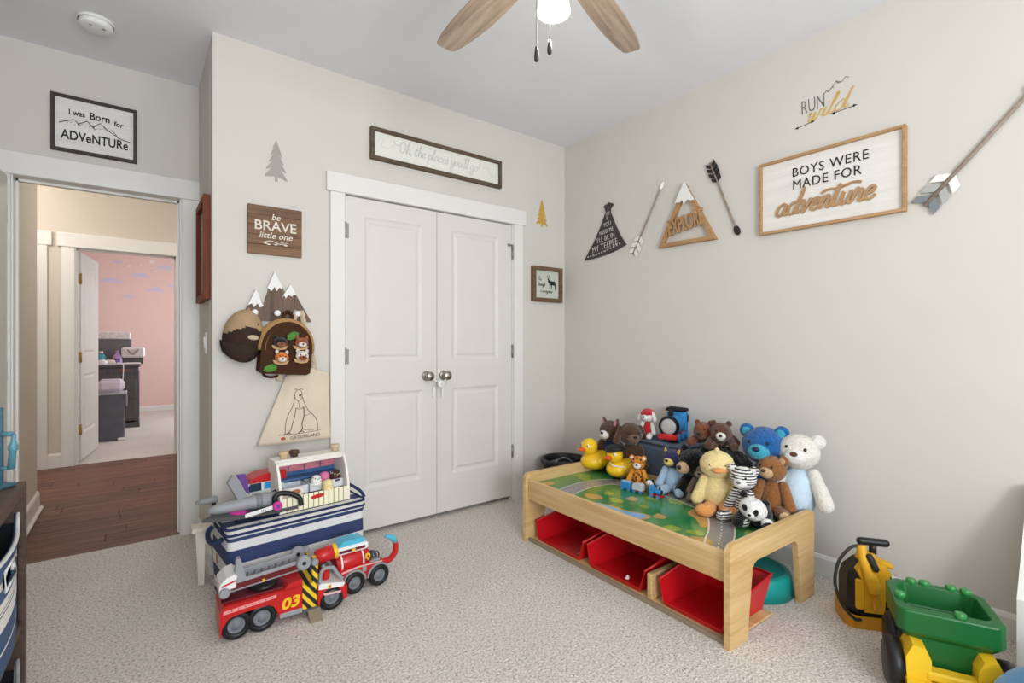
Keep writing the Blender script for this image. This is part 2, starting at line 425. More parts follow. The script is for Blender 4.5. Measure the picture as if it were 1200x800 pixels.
# hallway: separate dark planks
hall = sroot('floor', (0, 0, 0))
MB().box((-2.9, 2.01, -.06), (3.6, 2.6, .1)).build('underlay', mat('dark_underlay', (52, 32, 26)), hall)
M_plank = wood('reddish_plank_wood', (76, 46, 36), (134, 90, 70), 'X', rough=.5, scale=.8, bump=.06, per_object=.2)
plank_me = {}
for r in range(20):
    x = -4.7+random.uniform(0, 1.1); y = .71+.131*(r+.5)
    if y > 3.33: break
    while x < -1.15:
        Lp = random.choice((.9, 1.22)); 
        if x+Lp > -4.0 and x < -1.9:
            if Lp not in plank_me:
                o = MB().box((0, 0, 0), (Lp-.003, .1285, .02), .0015).build('plank', M_plank, hall); plank_me[Lp] = o.data
            else:
                o = bpy.data.objects.new('plank', plank_me[Lp]); C.objects.link(o); o.parent = hall
            o.location = (x+Lp/2, y, -.0105)
        x += Lp
struct('ceiling', MB().box((-2.4, 1.2, H+.05), (5.0, 13.0, .1)), M_ceil)
# walls of the bedroom
b = MB()
b.box(((-2.442-1.787)/2, .06, H/2), (2.442-1.787, .12, H)); b.box((-.255, .06, H/2), (.52, .12, H)); b.box(((-1.787-.515)/2, .06, (H+2.045)/2), (1.787-.515, .12, H-2.045))
struct('wall_back', b, M_wall)
struct('wall_right', MB().box((.06, -2.2, H/2), (.12, 6.0, H)), M_wall)
struct('wall_left', MB().box((XL-.06, -2.2, H/2), (.12, 5.8, H)), M_wall)
b = MB()
for x0, x1 in ((XL-.12, -3.25), (-1.95, -1.75), (-.2, .12)): b.box(((x0+x1)/2, YR-.06, H/2), (x1-x0, .12, H))
for x0, x1 in ((-3.25, -1.95), (-1.75, -.2)):
    b.box(((x0+x1)/2, YR-.06, .35), (x1-x0, .12, .7)); b.box(((x0+x1)/2, YR-.06, 2.475), (x1-x0, .12, .53))
struct('wall_rear', b, M_wall)
for x0, x1 in ((-3.25, -1.95), (-1.75, -.2)):
    wn = MB(); cx, ww = (x0+x1)/2, x1-x0
    for sx in (-1, 1): wn.box((cx+sx*(ww/2-.03), YR-.06, 1.455), (.06, .1, 1.51), .004)
    for z in (.73, 1.455, 2.18): wn.box((cx, YR-.06, z), (ww, .1, .06), .004)
    wn.box((cx, YR+.03, .68), (ww+.14, .1, .03), .005)
    struct('window_1' if x0 < -2 else 'window_2', wn, M_trim)
struct('wall_closet', MB().box((XC+.06, (.12+1.0)/2, H/2), (.12, .88, H)).box((-.9, 1.06, H/2), (3.0, .12, H)), M_wall)
# entry wall with the doorway
DX0, DX1, DZ = -3.256, -2.539, 2.035
b = MB()
b.box(((XL-.12+DX0-.02)/2, YE+.06, H/2), (DX0-.02-XL+.12, .12, H)); b.box(((DX1+.02-2.4)/2, YE+.06, H/2), (-2.4-DX1-.02, .12, H))
b.box(((DX0+DX1)/2, YE+.06, (H+DZ+.02)/2), (DX1-DX0+.04, .12, H-DZ-.02))
struct('wall_entry', b, M_wall)
# casings: side boards under an overhanging head board, and the jamb lining
def casing(name, x0, x1, zt, y, wdt=.092, head=.1, over=.025, jamb=.12, t=.019, flip=1, sides=(1, 1)):
    """opening x0..x1 up to zt, wall face at y (room side towards -Y when flip = 1)"""
    r = sroot(name); yc = y-flip*t/2
    for s, on in ((-1, sides[0]), (1, sides[1])):
        if on:
            xx = (x0-wdt/2-.006) if s < 0 else (x1+wdt/2+.006)
            MB().box((xx, yc, zt/2), (wdt, t, zt), .003).build('side_casing', M_trim, r)
    a = x0-wdt-.006-(over if sides[0] else 0); c = x1+wdt+.006+(over if sides[1] else 0)
    MB().box(((a+c)/2, yc-flip*.003, zt+head/2), (c-a, t+.006, head), .003).build('head_casing', M_trim, r)
    j = MB()
    j.box((x0-.008, y+flip*jamb/2, zt/2), (.018, jamb, zt)); j.box((x1+.008, y+flip*jamb/2, zt/2), (.018, jamb, zt))
    j.box(((x0+x1)/2, y+flip*jamb/2, zt+.009), (x1-x0+.034, jamb, .018))
    j.box((x0+.005, y+flip*.085, zt/2), (.012, .035, zt)); j.box((x1-.005, y+flip*.085, zt/2), (.012, .035, zt)); j.box(((x0+x1)/2, y+flip*.085, zt-.006), (x1-x0, .035, .012))
    j.build('jamb', M_trim, r)
    return r
casing('trim_1', -1.772, -.531, 2.042, 0, wdt=.084, head=.112, over=.022)
casing('trim_2', DX0, DX1, DZ, YE, wdt=.102, head=.118, over=0)
# panelled doors
def door_slab(parent, wd, ht, panels, th=.035):
    """local x 0..wd, z 0..ht, front face at y=0, back face at y=th"""
    m = MB()
    xs = [0]; zs = [0]
    x0, x1 = panels[0][0], panels[0][1]
    m.box((x0/2, th/2, ht/2), (x0, th, ht)); m.box(((x1+wd)/2, th/2, ht/2), (wd-x1, th, ht))
    edges = [0]+[v for p in sorted(panels, key=lambda p: p[2]) for v in (p[2], p[3])]+[ht]
    for k in range(0, len(edges), 2): m.box(((x0+x1)/2, th/2, (edges[k]+edges[k+1])/2), (x1-x0, th, edges[k+1]-edges[k]))
    m.build('frame', M_door, parent)
    for (px0, px1, z0, z1) in panels:
        q = MB()
        for side in (1, -1):
            rings = [(0, 0), (.006, .004), (.018, .009), (.03, .009), (.042, .003), (.05, .002)]
            vs, fs = [], []
            for ins, d in rings:
                y = d if side > 0 else th-d
                vs += [(px0+ins, y, z0+ins), (px1-ins, y, z0+ins), (px1-ins, y, z1-ins), (px0+ins, y, z1-ins)]
            for k in range(len(rings)-1):
                for j in range(4): fs.append((4*k+j, 4*k+(j+1) % 4, 4*k+4+(j+1) % 4, 4*k+4+j))
            fs.append(tuple(4*(len(rings)-1)+j for j in range(4)))
            q.add(vs, fs)
        q.build('raised_panel', M_door, parent)
def hinge(parent, x, z, y=0.):
    h = MB().cyl((x, y-.006, z-.045), (x, y-.006, z+.045), .0065, n=10).box((x+.012, y-.0008, z), (.02, .0015, .088))
    h.ell((x, y-.006, z+.047), .007, n=10, m=6)
    return h.build('hinge', M_hinge, parent)
def knob(parent, x, z, y=0.):
    k = MB().lathe([(.0, 0), (.033, 0), (.033, .004), (.028, .009), (.012, .012), (.011, .03), (.018, .036), (.027, .043), (.0305, .052), (.029, .06), (.022, .066), (0, .069)], (x, y, z), 28, (PI/2, 0, 0))
    return k.build('door_knob', M_nickel, parent)
P2 = lambda a, c: [(a, c, 1.02, 1.9), (a, c, .25, .83)]
d1 = sroot('door_1', (-1.768, .006, .028)); door_slab(d1, .606, 2.008, P2(.115, .5))
for z in (1.80, 1.055, .32): hinge(d1, -.002, z)
knob(d1, .53, .919)
d2 = sroot('door_2', (-1.158, .006, .028)); door_slab(d2, .624, 2.008, P2(.112, .502))
for z in (1.80, 1.07, .33):
    h = hinge(d2, .626, z)
MB().box((.607, -.008, 1.857), (.045, .012, .012), .003).box((.59, -.012, 1.857), (.012, .016, .02), .003).build('hinge_stop', M_hinge, d2)
knob(d2, .05, .919)
t = thing('door_lock', 'white round plastic child lock looped between the two closet door knobs', 'lock', (-1.163, -.055, .895))
M_wplastic = mat('white_plastic', (238, 238, 236), rough=.35, var=.01)
MB().lathe([(0, -.012), (.02, -.012), (.024, -.008), (.024, .008), (.02, .012), (0, .012)], n=24, rot=(PI/2, 0, 0)).build('body', M_wplastic, t)
MB().tube(catmull([(-.018, 0, .012), (-.05, .006, .03), (-.082, .012, .05), (-.098, .02, .066)], 5), .004, 8).tube(catmull([(.018, 0, .012), (.04, .006, .03), (.055, .012, .05), (.06, .02, .066)], 5), .004, 8).build('cord', M_wplastic, t)
MB().cyl((0, -.012, 0), (0, -.016, 0), .009, n=16).build('button', mat('grey_plastic_button', (205, 205, 203), rough=.4), t)
for sx in (-.03, .03): MB().box((sx, .035, -.055), (.012, .004, .07), .001).build('tail', M_wplastic, t)
# bedroom door swung open along the left
d3 = sroot('door_3', (-3.272, YE-.022, .02), -PI/2); door_slab(d3, .7, 2.0, P2(.11, .59))
d3.location = (-3.308, YE-.022, .02); d3.rotation_euler.z = -PI/2-math.radians(4.5)
for z in (1.8, 1.0, .25): hinge(d3, 0, z, .035)
knob(d3, .635, .93, 0); 
# baseboards
def base(name, a, b_, face, h=.1, t=.013):
    """run along from a to b (2D), face = unit normal pointing into the room"""
    a, b_, n = Vector(a), Vector(b_), Vector(face); L = (b_-a).length; d = (b_-a)/L
    prof = [(0, 0), (t, 0), (t, h-.018), (t*.45, h-.004), (0, h)]
    vs = []
    for p in (a, b_):
        for u, z in prof: q = p+n*u; vs.append((q.x, q.y, z))
    k = len(prof)
    fs = [(i, (i+1) % k, (i+1) % k+k, i+k) for i in range(k)]+[tuple(range(k)), tuple(range(2*k-1, k-1, -1))]
    return struct(name, MB().add(vs, fs), M_trim)
base('baseboard_right', (0, 0), (0, YR), (-1, 0)); base('baseboard_back', (-.41, 0), (0, 0), (0, -1)); base('baseboard_back', (-2.443, 0), (-1.866, 0), (0, -1))
base('baseboard_closet', (XC, YE), (XC, -.013), (-1, 0)); base('baseboard_left', (XL, YR), (XL, YE), (1, 0)); base('baseboard_rear', (XL, YR), (0, YR), (0, 1))
# hallway
HX, HY1, YF = -3.30, 1.83, 3.3
struct('wall_hall_left', MB().box((HX-.06, (YE+.12+HY1)/2, H/2), (.12, HY1-YE-.12, H)), M_hallwall)
struct('wall_hall_end', MB().box((-4.75, 2.1, H/2), (.12, 2.7, H)).box((-1.2, 2.1, H/2), (.12, 2.7, H)).box((-4.05, YE+.12+.5, H/2), (1.3, .12, H)), M_hallwall)
NX0, NX1, NZ = -3.208, -2.425, 2.06
b = MB()
b.box(((-4.75+NX0-.018)/2, YF+.06, H/2), (4.75+NX0-.018, .12, H)); b.box(((NX1+.018-1.2)/2, YF+.06, H/2), (-1.2-NX1-.018, .12, H)); b.box(((NX0+NX1)/2, YF+.06, (H+NZ+.015)/2), (NX1-NX0+.036, .12, H-NZ-.015))
struct('wall_hall_far', b, M_hallwall)
casing('trim_3', NX0, NX1, NZ, YF, wdt=.095, head=.13, over=.03)
casing('trim_4', -4.2, -3.505, NZ, YF, wdt=.095, head=.13, over=.03, jamb=.02)
d5 = sroot('door_5', (-4.19, YF-.004, .012)); door_slab(d5, .68, 2.03, P2(.11, .57))
base('baseboard_hall', (-3.404, YF), (-3.31, YF), (0, -1), h=.13)
hb = base('baseboard_hall_left', (HX, YE+.14), (HX, HY1+.012), (1, 0), h=.13)
MB().box((HX+.02, (YE+.14+HY1+.02)/2, .01), (.022, HY1-YE-.1, .02), .006).build('shoe_moulding', M_trim, hb)
# nursery beyond the hall
struct('wall_nursery', MB().box((-2.6, 7.46, H/2), (3.4, .12, H)).box((-4.2, 5.5, H/2), (.12, 4.1, H)).box((-.95, 4.1, H/2), (.12, 1.3, H)).box((-.95, 6.9, H/2), (.12, 1.2, H)).box((-.95, 5.6, .4), (.12, 1.5, .8)).box((-.95, 5.6, 2.5), (.12, 1.5, .5)), M_pink)
struct('wall_nursery_near', MB().box((-3.99, YF+.125, H/2), (1.5, .01, H)).box((-1.8, YF+.125, H/2), (1.15, .01, H)), M_pink)
base('baseboard_nursery', (-4.14, 7.4), (-1.0, 7.4), (0, -1), h=.085)
d4 = sroot('door_4', (NX0+.03, YF+.125, .02), math.radians(83)); door_slab(d4, .75, 2.02, P2(.12, .63))
M_brass = mat('aged_brass', (176, 150, 96), rough=.4, metal=.7)
for z in (1.76, 1.0, .3):
    MB().cyl((-.012, .0, z-.05), (-.012, .0, z+.05), .009, n=10).box((-.002, .018, z), (.003, .03, .1)).box((-.02, .006, z), (.02, .002, .1)).build('hinge', M_brass, d4)
# ================================================================= ON THE WALLS
M_black = mat('black_ink', (34, 32, 32), rough=.7, var=.05)
M_blackwood = wood('dark_stained_frame_wood', (46, 38, 33), (66, 55, 47), 'X', rough=.6)
M_brownframe = wood('walnut_frame_wood', (74, 59, 46), (104, 85, 68), 'X', rough=.6)
M_oakframe = wood('light_oak_wood', (162, 124, 82), (192, 152, 106), 'X', rough=.6)
M_paperwhite = wood('whitewashed_panel', (222, 219, 213), (236, 234, 229), 'X', rough=.7, scale=.6, bump=.05)
M_snow = mat('white_paint', (240, 239, 236), rough=.6, var=.02)
M_gold = mat('gold_vinyl', (202, 160, 74), rough=.4, var=.08, vs=30)
M_greyvinyl = mat('warm_grey_vinyl', (166, 161, 155), rough=.5, var=.02)

def frame(root, w, h, d, t, m, name='frame'):
    """four mitred-looking boards around w x h (outer), t wide, depth d towards -Y; centre at origin"""
    for s in (-1, 1):
        MB().box((s*(w-t)/2, -d/2, 0), (t, d, h), .0015).build(name+'_side', m, root)
        MB().box((0, -d/2, s*(h-t)/2), (w-2*t, d, t), .0015).build(name+'_rail', m, root)

# --- I WAS BORN FOR ADVENTURE (over the doorway)
t = thing('framed_sign', 'black framed white sign reading I was born for adventure, above the open doorway', 'sign', (-2.929, YE, 2.352))
frame(t, .366, .306, .022, .017, M_blackwood)
MB().box((0, -.005, 0), (.336, .008, .276)).build('board', M_paperwhite, t)
b = MB().text('I was', .042, (-.078, -.0095, .066), bold=.02, rot=.0, sx=.8).text('Born', .052, (.018, -.0095, .066), bold=.022, sx=.85).text('for', .04, (.1, -.0095, .05), bold=.02, rot=-.1, sx=.85)
b.text('ADVeNTURe', .07, (.0, -.0095, -.062), bold=.018, sx=.72, rot=-.01)
b.build('lettering', M_black, t)
b = MB()
for pts, wd in (([(-.15, 0), (-.09, .03), (-.062, 0)], .004), ([(-.075, .008), (-.035, .035), (-.002, -.004)], .004), ([(-.012, .006), (.02, .038), (.05, .008), (.075, -.008), (.105, -.028), (.152, -.038)], .004), ([(.055, .002), (.072, .012), (.092, -.014)], .003)):
    b.ribbon(pts, wd, -.0105, -.009)
for a, c, d in (((-.09, .03), (-.058, -.004), (-.076, .012)), ((-.035, .035), (.004, -.012), (-.018, .01)), ((.02, .038), (.055, -.004), (.04, .012))): b.prism([a, c, d], -.0105, -.009)
for k in range(14): 
    x = -.12+k*.015; z = .004+.006*math.sin(k*2.1); b.ribbon([(x, z), (x+.006, z+.003)], .0015, -.0105, -.009)
b.build('mountain_drawing', M_black, t)

# --- reddish frame on the side of the closet, light switch below
t = thing('picture_frame', 'reddish brown wooden picture frame seen edge-on on the closet side wall', 'picture frame', (XC, .285, 1.665), RW)
M_redwood = wood('reddish_varnished_wood', (92, 38, 10), (132, 62, 24), 'Z', rough=.7)
frame(t, .40, .545, .032, .035, M_redwood)
MB().box((0, -.008, 0), (.335, .01, .48)).build('print', mat('dark_print', (94, 72, 60), rough=.3, var=.2, vs=4), t)
t = thing('light_switch', 'white light switch plate on the closet side wall below the reddish frame', 'switch', (XC, .276, 1.165), RW)
MB().box((0, -.003, 0), (.072, .006, .116), .002).build('plate', M_wplastic, t); MB().box((0, -.008, .002), (.03, .008, .062), .002, (.06, 0, 0)).build('rocker', M_wplastic, t)

# --- tree decals
def tree_poly(w, h, tiers, trunk=True):
    L, R = [], []
    for k in range(tiers):
        f0, f1 = k/tiers, (k+1)/tiers
        wi = w/2*(.12+.88*f1)*(1 if k % 2 else .93); inner = w/2*(.12+.5*f1)*.62
        z1 = h*(1-f1*.88)
        L += [(-wi, z1-.012*h), (-wi*.93, z1-.03*h), (-inner, z1+.035*h)] if k < tiers-1 else [(-wi, z1-.01*h), (-wi*.9, z1-.03*h)]
        R += [(wi, z1-.04*h), (wi*.9, z1-.055*h), (inner, z1+.03*h)] if k < tiers-1 else [(wi, z1-.06*h), (wi*.93, z1-.075*h)]
    tr = [(-.06*w, h*.12), (-.05*w, 0), (.06*w, 0), (.07*w, h*.12)]
    return [(0, h)]+L+tr+R[::-1]
o = MB().prism(tree_poly(.125, .225, 5), -.002, 0).build('tree_decal', M_greyvinyl); o.location = (-2.146, -.0005, 2.04)
tag(o, 'grey pine tree wall decal above the brown plank sign', 'decal')
o = MB().prism(tree_poly(.125, .213, 6), -.002, 0).build('tree_decal', M_gold); o.location = (-.242, -.0005, 2.064)
tag(o, 'small gold pine tree wall decal right of the closet doors', 'decal')

# --- BE BRAVE LITTLE ONE
t = thing('plank_sign', 'brown wooden plank sign reading be brave little one, left of the closet', 'sign', (-2.152, 0, 1.767))
M_bravew = wood('brown_plank_wood', (98, 70, 50), (140, 105, 76), 'X', rough=.65, per_object=.12)
for k in range(5): 
    o = MB().box((0, -.009, 0), (.268, .014+.002*(k % 2), .0512), .0015).build('plank', M_bravew, t); o.location = (0, 0, -.104+k*.052)
for sx in (-.09, .09): MB().box((sx, -.001, 0), (.03, .003, .24)).build('batten', M_bravew, t)
b = MB().text('be', .046, (.0, -.019, .072), bold=.01, shear=.25).text('BRAVE', .072, (0, -.019, .022), bold=.012, sx=1.0).text('little one', .046, (0, -.019, -.028), bold=.008, shear=.25)
b.ribbon(catmull([(-.055, -.062), (-.02, -.056), (.02, -.068), (.06, -.06)], 5), .004, -.0195, -.018, taper=True)
for x, z in ((-.05, -.07), (-.035, -.075), (.0, -.073), (.03, -.056), (.05, -.072)): b.prism([(x-.012, z), (x, z+.005), (x+.012, z), (x, z-.004)], -.0195, -.018)
b.build('lettering', mat('cream_paint', (228, 220, 206), rough=.7), t)

# --- mountain hook rack
t = thing('mountain_hook_rack', 'brown wooden mountain shaped coat rack with white snow caps above the hanging bags', 'coat rack', (-2.14, 0, 1.283))
M_rackw = wood('dark_mountain_wood', (84, 66, 54), (122, 99, 82), 'Z', rough=.65)
sil = [(-.175, .02), (-.108, .165), (-.072, .082), (-.018, .262), (.042, .142), (.062, .2), (.172, .0), (-.17, .0)]
sil[0] = (-.178, .005)
MB().prism(sil, -.018, 0).build('board', M_rackw, t)
MB().prism([(-.108, .168), (-.148, .078), (-.128, .09), (-.118, .07), (-.1, .092), (-.092, .07), (-.07, .078), (-.079, .09)], -.024, -.016).build('snow_cap', M_snow, t)
MB().prism([(-.018, .266), (-.053, .176), (-.043, .172), (-.036, .155), (-.018, .185), (-.008, .16), (.006, .182), (.018, .172), (.02, .188)], -.024, -.016).build('snow_cap', M_snow, t)
MB().prism([(.062, .204), (.02, .132), (.03, .14), (.038, .124), (.05, .145), (.07, .135), (.078, .148), (.092, .146)], -.024, -.016).build('snow_cap', M_snow, t)
for x in (-.12, -.012, .09):
    hk = MB().cyl((x, -.016, .035), (x, -.055, .04), .0065, n=12).ell((x, -.06, .041), (.016, .01, .016), n=16, m=10)
    hk.build('peg', M_snow, t)

# --- baseball cap
t = thing('baseball_cap', 'tan and dark brown baseball cap hanging on the left peg', 'cap', (-2.312, -.03, 1.205))
M_tan = mat('tan_twill', (176, 150, 116), rough=.9, var=.08, vs=20, bump=.5, bs=300, spec=.1); M_dkbrown = mat('dark_brown_twill', (62, 48, 42), rough=.9, var=.1, vs=20, bump=.5, bs=300, spec=.1)
def capshape(p):
    return (p.x*(1+.06*p.z), p.y, p.z)
b = MB(); b.ell((0, -.012, .0), (.092, .078, .135), (0, .2, 0), n=44, m=26, zmin=-.42)
for fi, f_ in enumerate(b.f):
    c_ = sum((Vector(b.v[i]) for i in f_), Vector())/len(f_)
    b.mi[fi] = 1 if c_.z < .045-abs(c_.x-.012)*.35+(.02 if c_.x < -.03 else 0)*0 and c_.y < .0 else 0
b.build('crown', [M_tan, M_dkbrown], t)
prof = []
bm_ = MB()
for i in range(9):
    for j in range(13):
        u = j/12*2-1; v = i/8
        x = u*.09*(1-.16*v*v)-.008; z = -.035-v*.088+.03*u*u*v-.012*(1-u*u)-.012*u; y = -.09+.06*u*u+v*.014-.012*math.sin(PI*v)
        bm_.v.append((x-.006, y, z))
for i in range(8):
    for j in range(12): bm_.f.append((i*13+j, i*13+j+1, i*13+j+14, i*13+j+13))
bm_.sm = [True]*len(bm_.f); bm_.mi = [0]*len(bm_.f)
br = bm_.build('brim', M_dkbrown, t); md = br.modifiers.new('thickness', 'SOLIDIFY'); md.thickness = .005
MB().ell((.036, -.082, -.012), (.028, .006, .013), (0, .1, .3), n=20, m=10).build('patch', mat('tan_patch', (196, 178, 150), rough=.8), t)
MB().ell((.027, -.012, .134), .008, n=12, m=8).build('top_button', M_tan, t)
for x, z in ((-.02, .06), (.06, .055)): MB().ell((x, -.08+.012, z), .004, n=10, m=6).build('eyelet', M_dkbrown, t)

# --- animal backpack
t = thing('animal_backpack', 'brown and tan child backpack with plush animal heads hanging on the middle peg', 'backpack', (-2.125, -.05, 1.0))
M_choc = mat('chocolate_plush', (72, 47, 34), rough=.95, var=.12, vs=30, bump=.6, bs=200, spec=.1); M_camel = mat('camel_plush', (190, 148, 98), rough=.95, var=.1, vs=30, bump=.6, bs=200, spec=.1)
def arch(w, h, r=None, n=16, x=0, z=0):
    return [(x-w/2, z), (x+w/2, z)]+[(x+w/2*math.cos(PI*k/n), z+h-w/2*.95+w/2*.95*math.sin(PI*k/n)) for k in range(n+1)]
T0 = Matrix.Rotation(math.radians(5), 4, 'Y') @ Matrix.Rotation(.0, 4, 'X')
b = MB(); b.T = T0; 
A = [(-.125, .012), (-.105, 0), (.105, 0), (.125, .012)]+[(.125*math.cos(PI*k/16), .14+.138*math.sin(PI*k/16)) for k in range(17)]
b.prism(A, -.062, .03); bd = b.build('body', M_choc, t)
bv = bd.modifiers.new('soft_edge', 'BEVEL'); bv.width = .018; bv.segments = 3; bv.limit_method = 'ANGLE'
b = MB(); b.T = T0
b.tube([(.118*math.cos(PI*k/20-.12*0), -.03, .14+.130*math.sin(PI*k/20)) for k in range(-1, 22)], .022, 12, flat=1.7)
b.build('top_gusset', M_camel, t)
b = MB(); b.T = T0
b.tube(catmull([(-.025, -.01, .265), (-.02, .0, .315), (0, .002, .335), (.02, 0, .315), (.025, -.01, .265)], 5), .009, 8).build('hanging_loop', M_choc, t)
b = MB(); b.T = T0
b.tube(catmull([(-.09, .02, .02), (-.085, .03, -.012), (-.05, .02, -.022), (.0, .03, -.008)], 5), .008, 8, flat=.5).build('shoulder_strap', M_choc, t)
M_leafg = mat('green_felt', (84, 138, 62), rough=.95, var=.15, vs=40)
for x, z, a in ((.018, .205, .5), (-.075, .028, .3)):
    b = MB(); b.T = T0
    ca, sa = math.cos(a), math.sin(a)
    lp = [(-.035, -.005), (-.026, .012), (-.008, .018), (.012, .02), (.026, .012), (.034, .0), (.024, -.014), (.004, -.018), (-.016, -.016)]
    b.prism([(x+u*ca-v*sa, z+u*sa+v*ca) for u, v in lp], -.068, -.06)
    b.ribbon([(x-.03*ca, z-.03*sa), (x+.028*ca, z+.028*sa)], .003, -.0695, -.066)
    b.build('felt_leaf', M_leafg, t)
M_orange = fur('orange_plush', (226, 126, 48)); M_white = fur('white_plush', (236, 230, 220), .04); M_blk = fur('black_plush', (30, 28, 29)); M_eye = mat('glossy_eye', (14, 12, 12), rough=.12, spec=.6)
M_rust = fur('rust_plush', (168, 84, 44)); M_pocket = mat('tan_pocket', (206, 168, 122), rough=.9)
def pup(x, z, main, face, kind):
    b = MB(); b.T = T0; b.ell((x, -.085, z), (.033, .026, .028), n=22, m=14, fuzz=.03)
    h = b.build(kind+'_head', main, t)
    b = MB(); b.T = T0; b.ell((x, -.105, z-.010), (.022, .014, .014), n=18, m=10, fuzz=.02); b.build('muzzle', face, h)
    b = MB(); b.T = T0
    b.prism([(x-.04, z-.016), (x-.03, z-.034), (x+.0, z-.04), (x+.03, z-.034), (x+.04, z-.014), (x+.0, z-.024)], -.078, -.062); b.build('pocket', M_pocket, h)
    for s in (-1, 1):
        b = MB(); b.T = T0; b.ell((x+s*.024, -.08, z+.027), (.009, .006, .012), n=12, m=8); b.build('ear', face if kind == 'fox' else main, h)
        b = MB(); b.T = T0; b.ell((x+s*.013, -.108, z+.006), .0038, n=10, m=6); b.build('eye', M_eye, h)
    b = MB(); b.T = T0; b.ell((x, -.119, z-.006), .005, n=10, m=6); b.build('nose', M_eye, h)
pup(-.042, .165, M_blk, fur('brown_plush_face', (150, 92, 58)), 'raccoon'); pup(.062, .172, M_rust, M_white, 'squirrel'); pup(-.03, .088, M_orange, M_white, 'fox'); pup(.07, .102, M_white, M_rust, 'badger')

# --- canvas tote
t = thing('canvas_tote', 'cream canvas tote bag with a sketched bear hanging below the backpack', 'tote bag', (-2.043, -.004, .62))
M_canvas = mat('cream_canvas', (226, 212, 190), rough=.95, var=.04, vs=9, bump=.4, bs=420, spec=.1); M_strap = mat('canvas_strap', (222, 204, 178), rough=.95, var=.05, bump=.4, bs=300)
def tote_pt(u, v):
    # u across 0..1, v up 0..1 : pulled into the strap at the upper middle
    top = .375-.06*math.exp(-((u-.95)/.35)**2)*0+.0
    xl = -.2+v*.13+.02*v*v; xr = .176-.012*v
    x = xl+(xr-xl)*u
    z = .0+.012*(1-u)*(1-v)*0+v*(top+.03*math.sin(PI*u))-.0*u
    y = -.014-.016*math.sin(PI*min(1, u*1.02))*(1-.4*v)-.007*math.sin(u*17+v*5)*v-.004*math.sin(u*9)
    return (x, y, z)
b = MB(); n1, n2 = 26, 18
for j in range(n2+1):
    for i in range(n1+1): b.v.append(tote_pt(i/n1, j/n2))
for j in range(n2):
    for i in range(n1): q = j*(n1+1)+i; b.f.append((q, q+1, q+n1+2, q+n1+1))
b.sm = [True]*len(b.f); b.mi = [0]*len(b.f)
bag = b.build('bag', M_canvas, t); sd = bag.modifiers.new('thickness', 'SOLIDIFY'); sd.thickness = .012; sd.offset = 1
for a, c in (((-.095, -.02, .34), (-.028, -.018, .62)), ((.085, -.022, .40), (.028, -.022, .62))):
    pts = catmull([a, ((a[0]*1.0+c[0]*.2)/1.1, -.03, .45), ((a[0]+c[0])/2.1, -.026, .55), (c[0]*.8, -.04, .68), (c[0]*.35, -.046, .722)], 5)
    MB().tube(pts, .017, 8, flat=.16).build('strap', M_strap, t)
M_pencil = mat('pencil_lines', (92, 84, 78), rough=.9)
b = MB()
def on_bag(pts, wd):
    P = catmull(pts, 5)
    vs = []
    m = len(P)
    for i, p in enumerate(P):
        tg = (P[min(i+1, m-1)]-P[max(i-1, 0)]); tg = tg.normalized() if tg.length > 1e-9 else Vector((1, 0)); nn = Vector((-tg.y, tg.x))*wd/2
        for q in (p+nn, p-nn):
            # nearest surface depth
            v = max(0, min(1, q.y/.39)); xl = -.2+v*.13+.02*v*v; xr = .176-.012*v; u = max(0, min(1, (q.x-xl)/(xr-xl)))
            vs.append((q.x, tote_pt(u, v)[1]-.0135, q.y))
    b.add(vs, [(2*i, 2*i+1, 2*i+3, 2*i+2) for i in range(m-1)])
for pts, wd in (
    ([(-.012, .282), (-.018, .262), (-.014, .24), (0, .228), (.016, .236), (.022, .258), (.016, .28), (.002, .288), (-.012, .282)], .0028),
    ([(-.018, .25), (-.03, .2), (-.055, .15), (-.066, .1), (-.068, .06), (-.075, .048)], .003),
    ([(.022, .25), (.034, .21), (.055, .17), (.085, .135), (.1, .1), (.102, .06), (.1, .052)], .003),
    ([(-.012, .19), (-.02, .14), (-.032, .1), (-.04, .07), (-.06, .05)], .004), ([(.03, .19), (.03, .14), (.02, .1), (.02, .07), (.0, .05)], .005),
    ([(-.01, .19), (.005, .18), (.02, .185), (.03, .195)], .003), ([(.03, .14), (.055, .15), (.07, .16)], .002), ([(.02, .07), (.05, .062), (.08, .06)], .002),
    ([(-.1, .052), (-.04, .048), (.04, .05), (.12, .056)], .0022), ([(-.075, .048), (-.05, .056), (-.04, .05)], .004), ([(.0, .05), (.02, .06), (.03, .052)], .004),
    ([(.004, .258), (.012, .252), (.016, .26), (.006, .262)], .006), ([(-.02, .288), (-.012, .294), (-.006, .288)], .003), ([(.012, .29), (.02, .292), (.022, .284)], .003), ([(.0, .228), (.006, .2), (.004, .19)], .003)):
    on_bag(pts, wd)
b.build('bear_drawing', M_pencil, t)
b = MB().text('GATLINLAND', .026, (.035, -.046, .031), bold=0, sx=.98, rot=.03); b.build('lettering', mat('grey_print', (140, 130, 120), rough=.9), t)
b = MB().ell((-.078, -.044, .03), (.012, .003, .008), n=14, m=8).build('red_emblem', mat('red_print', (196, 80, 58), rough=.9), t)

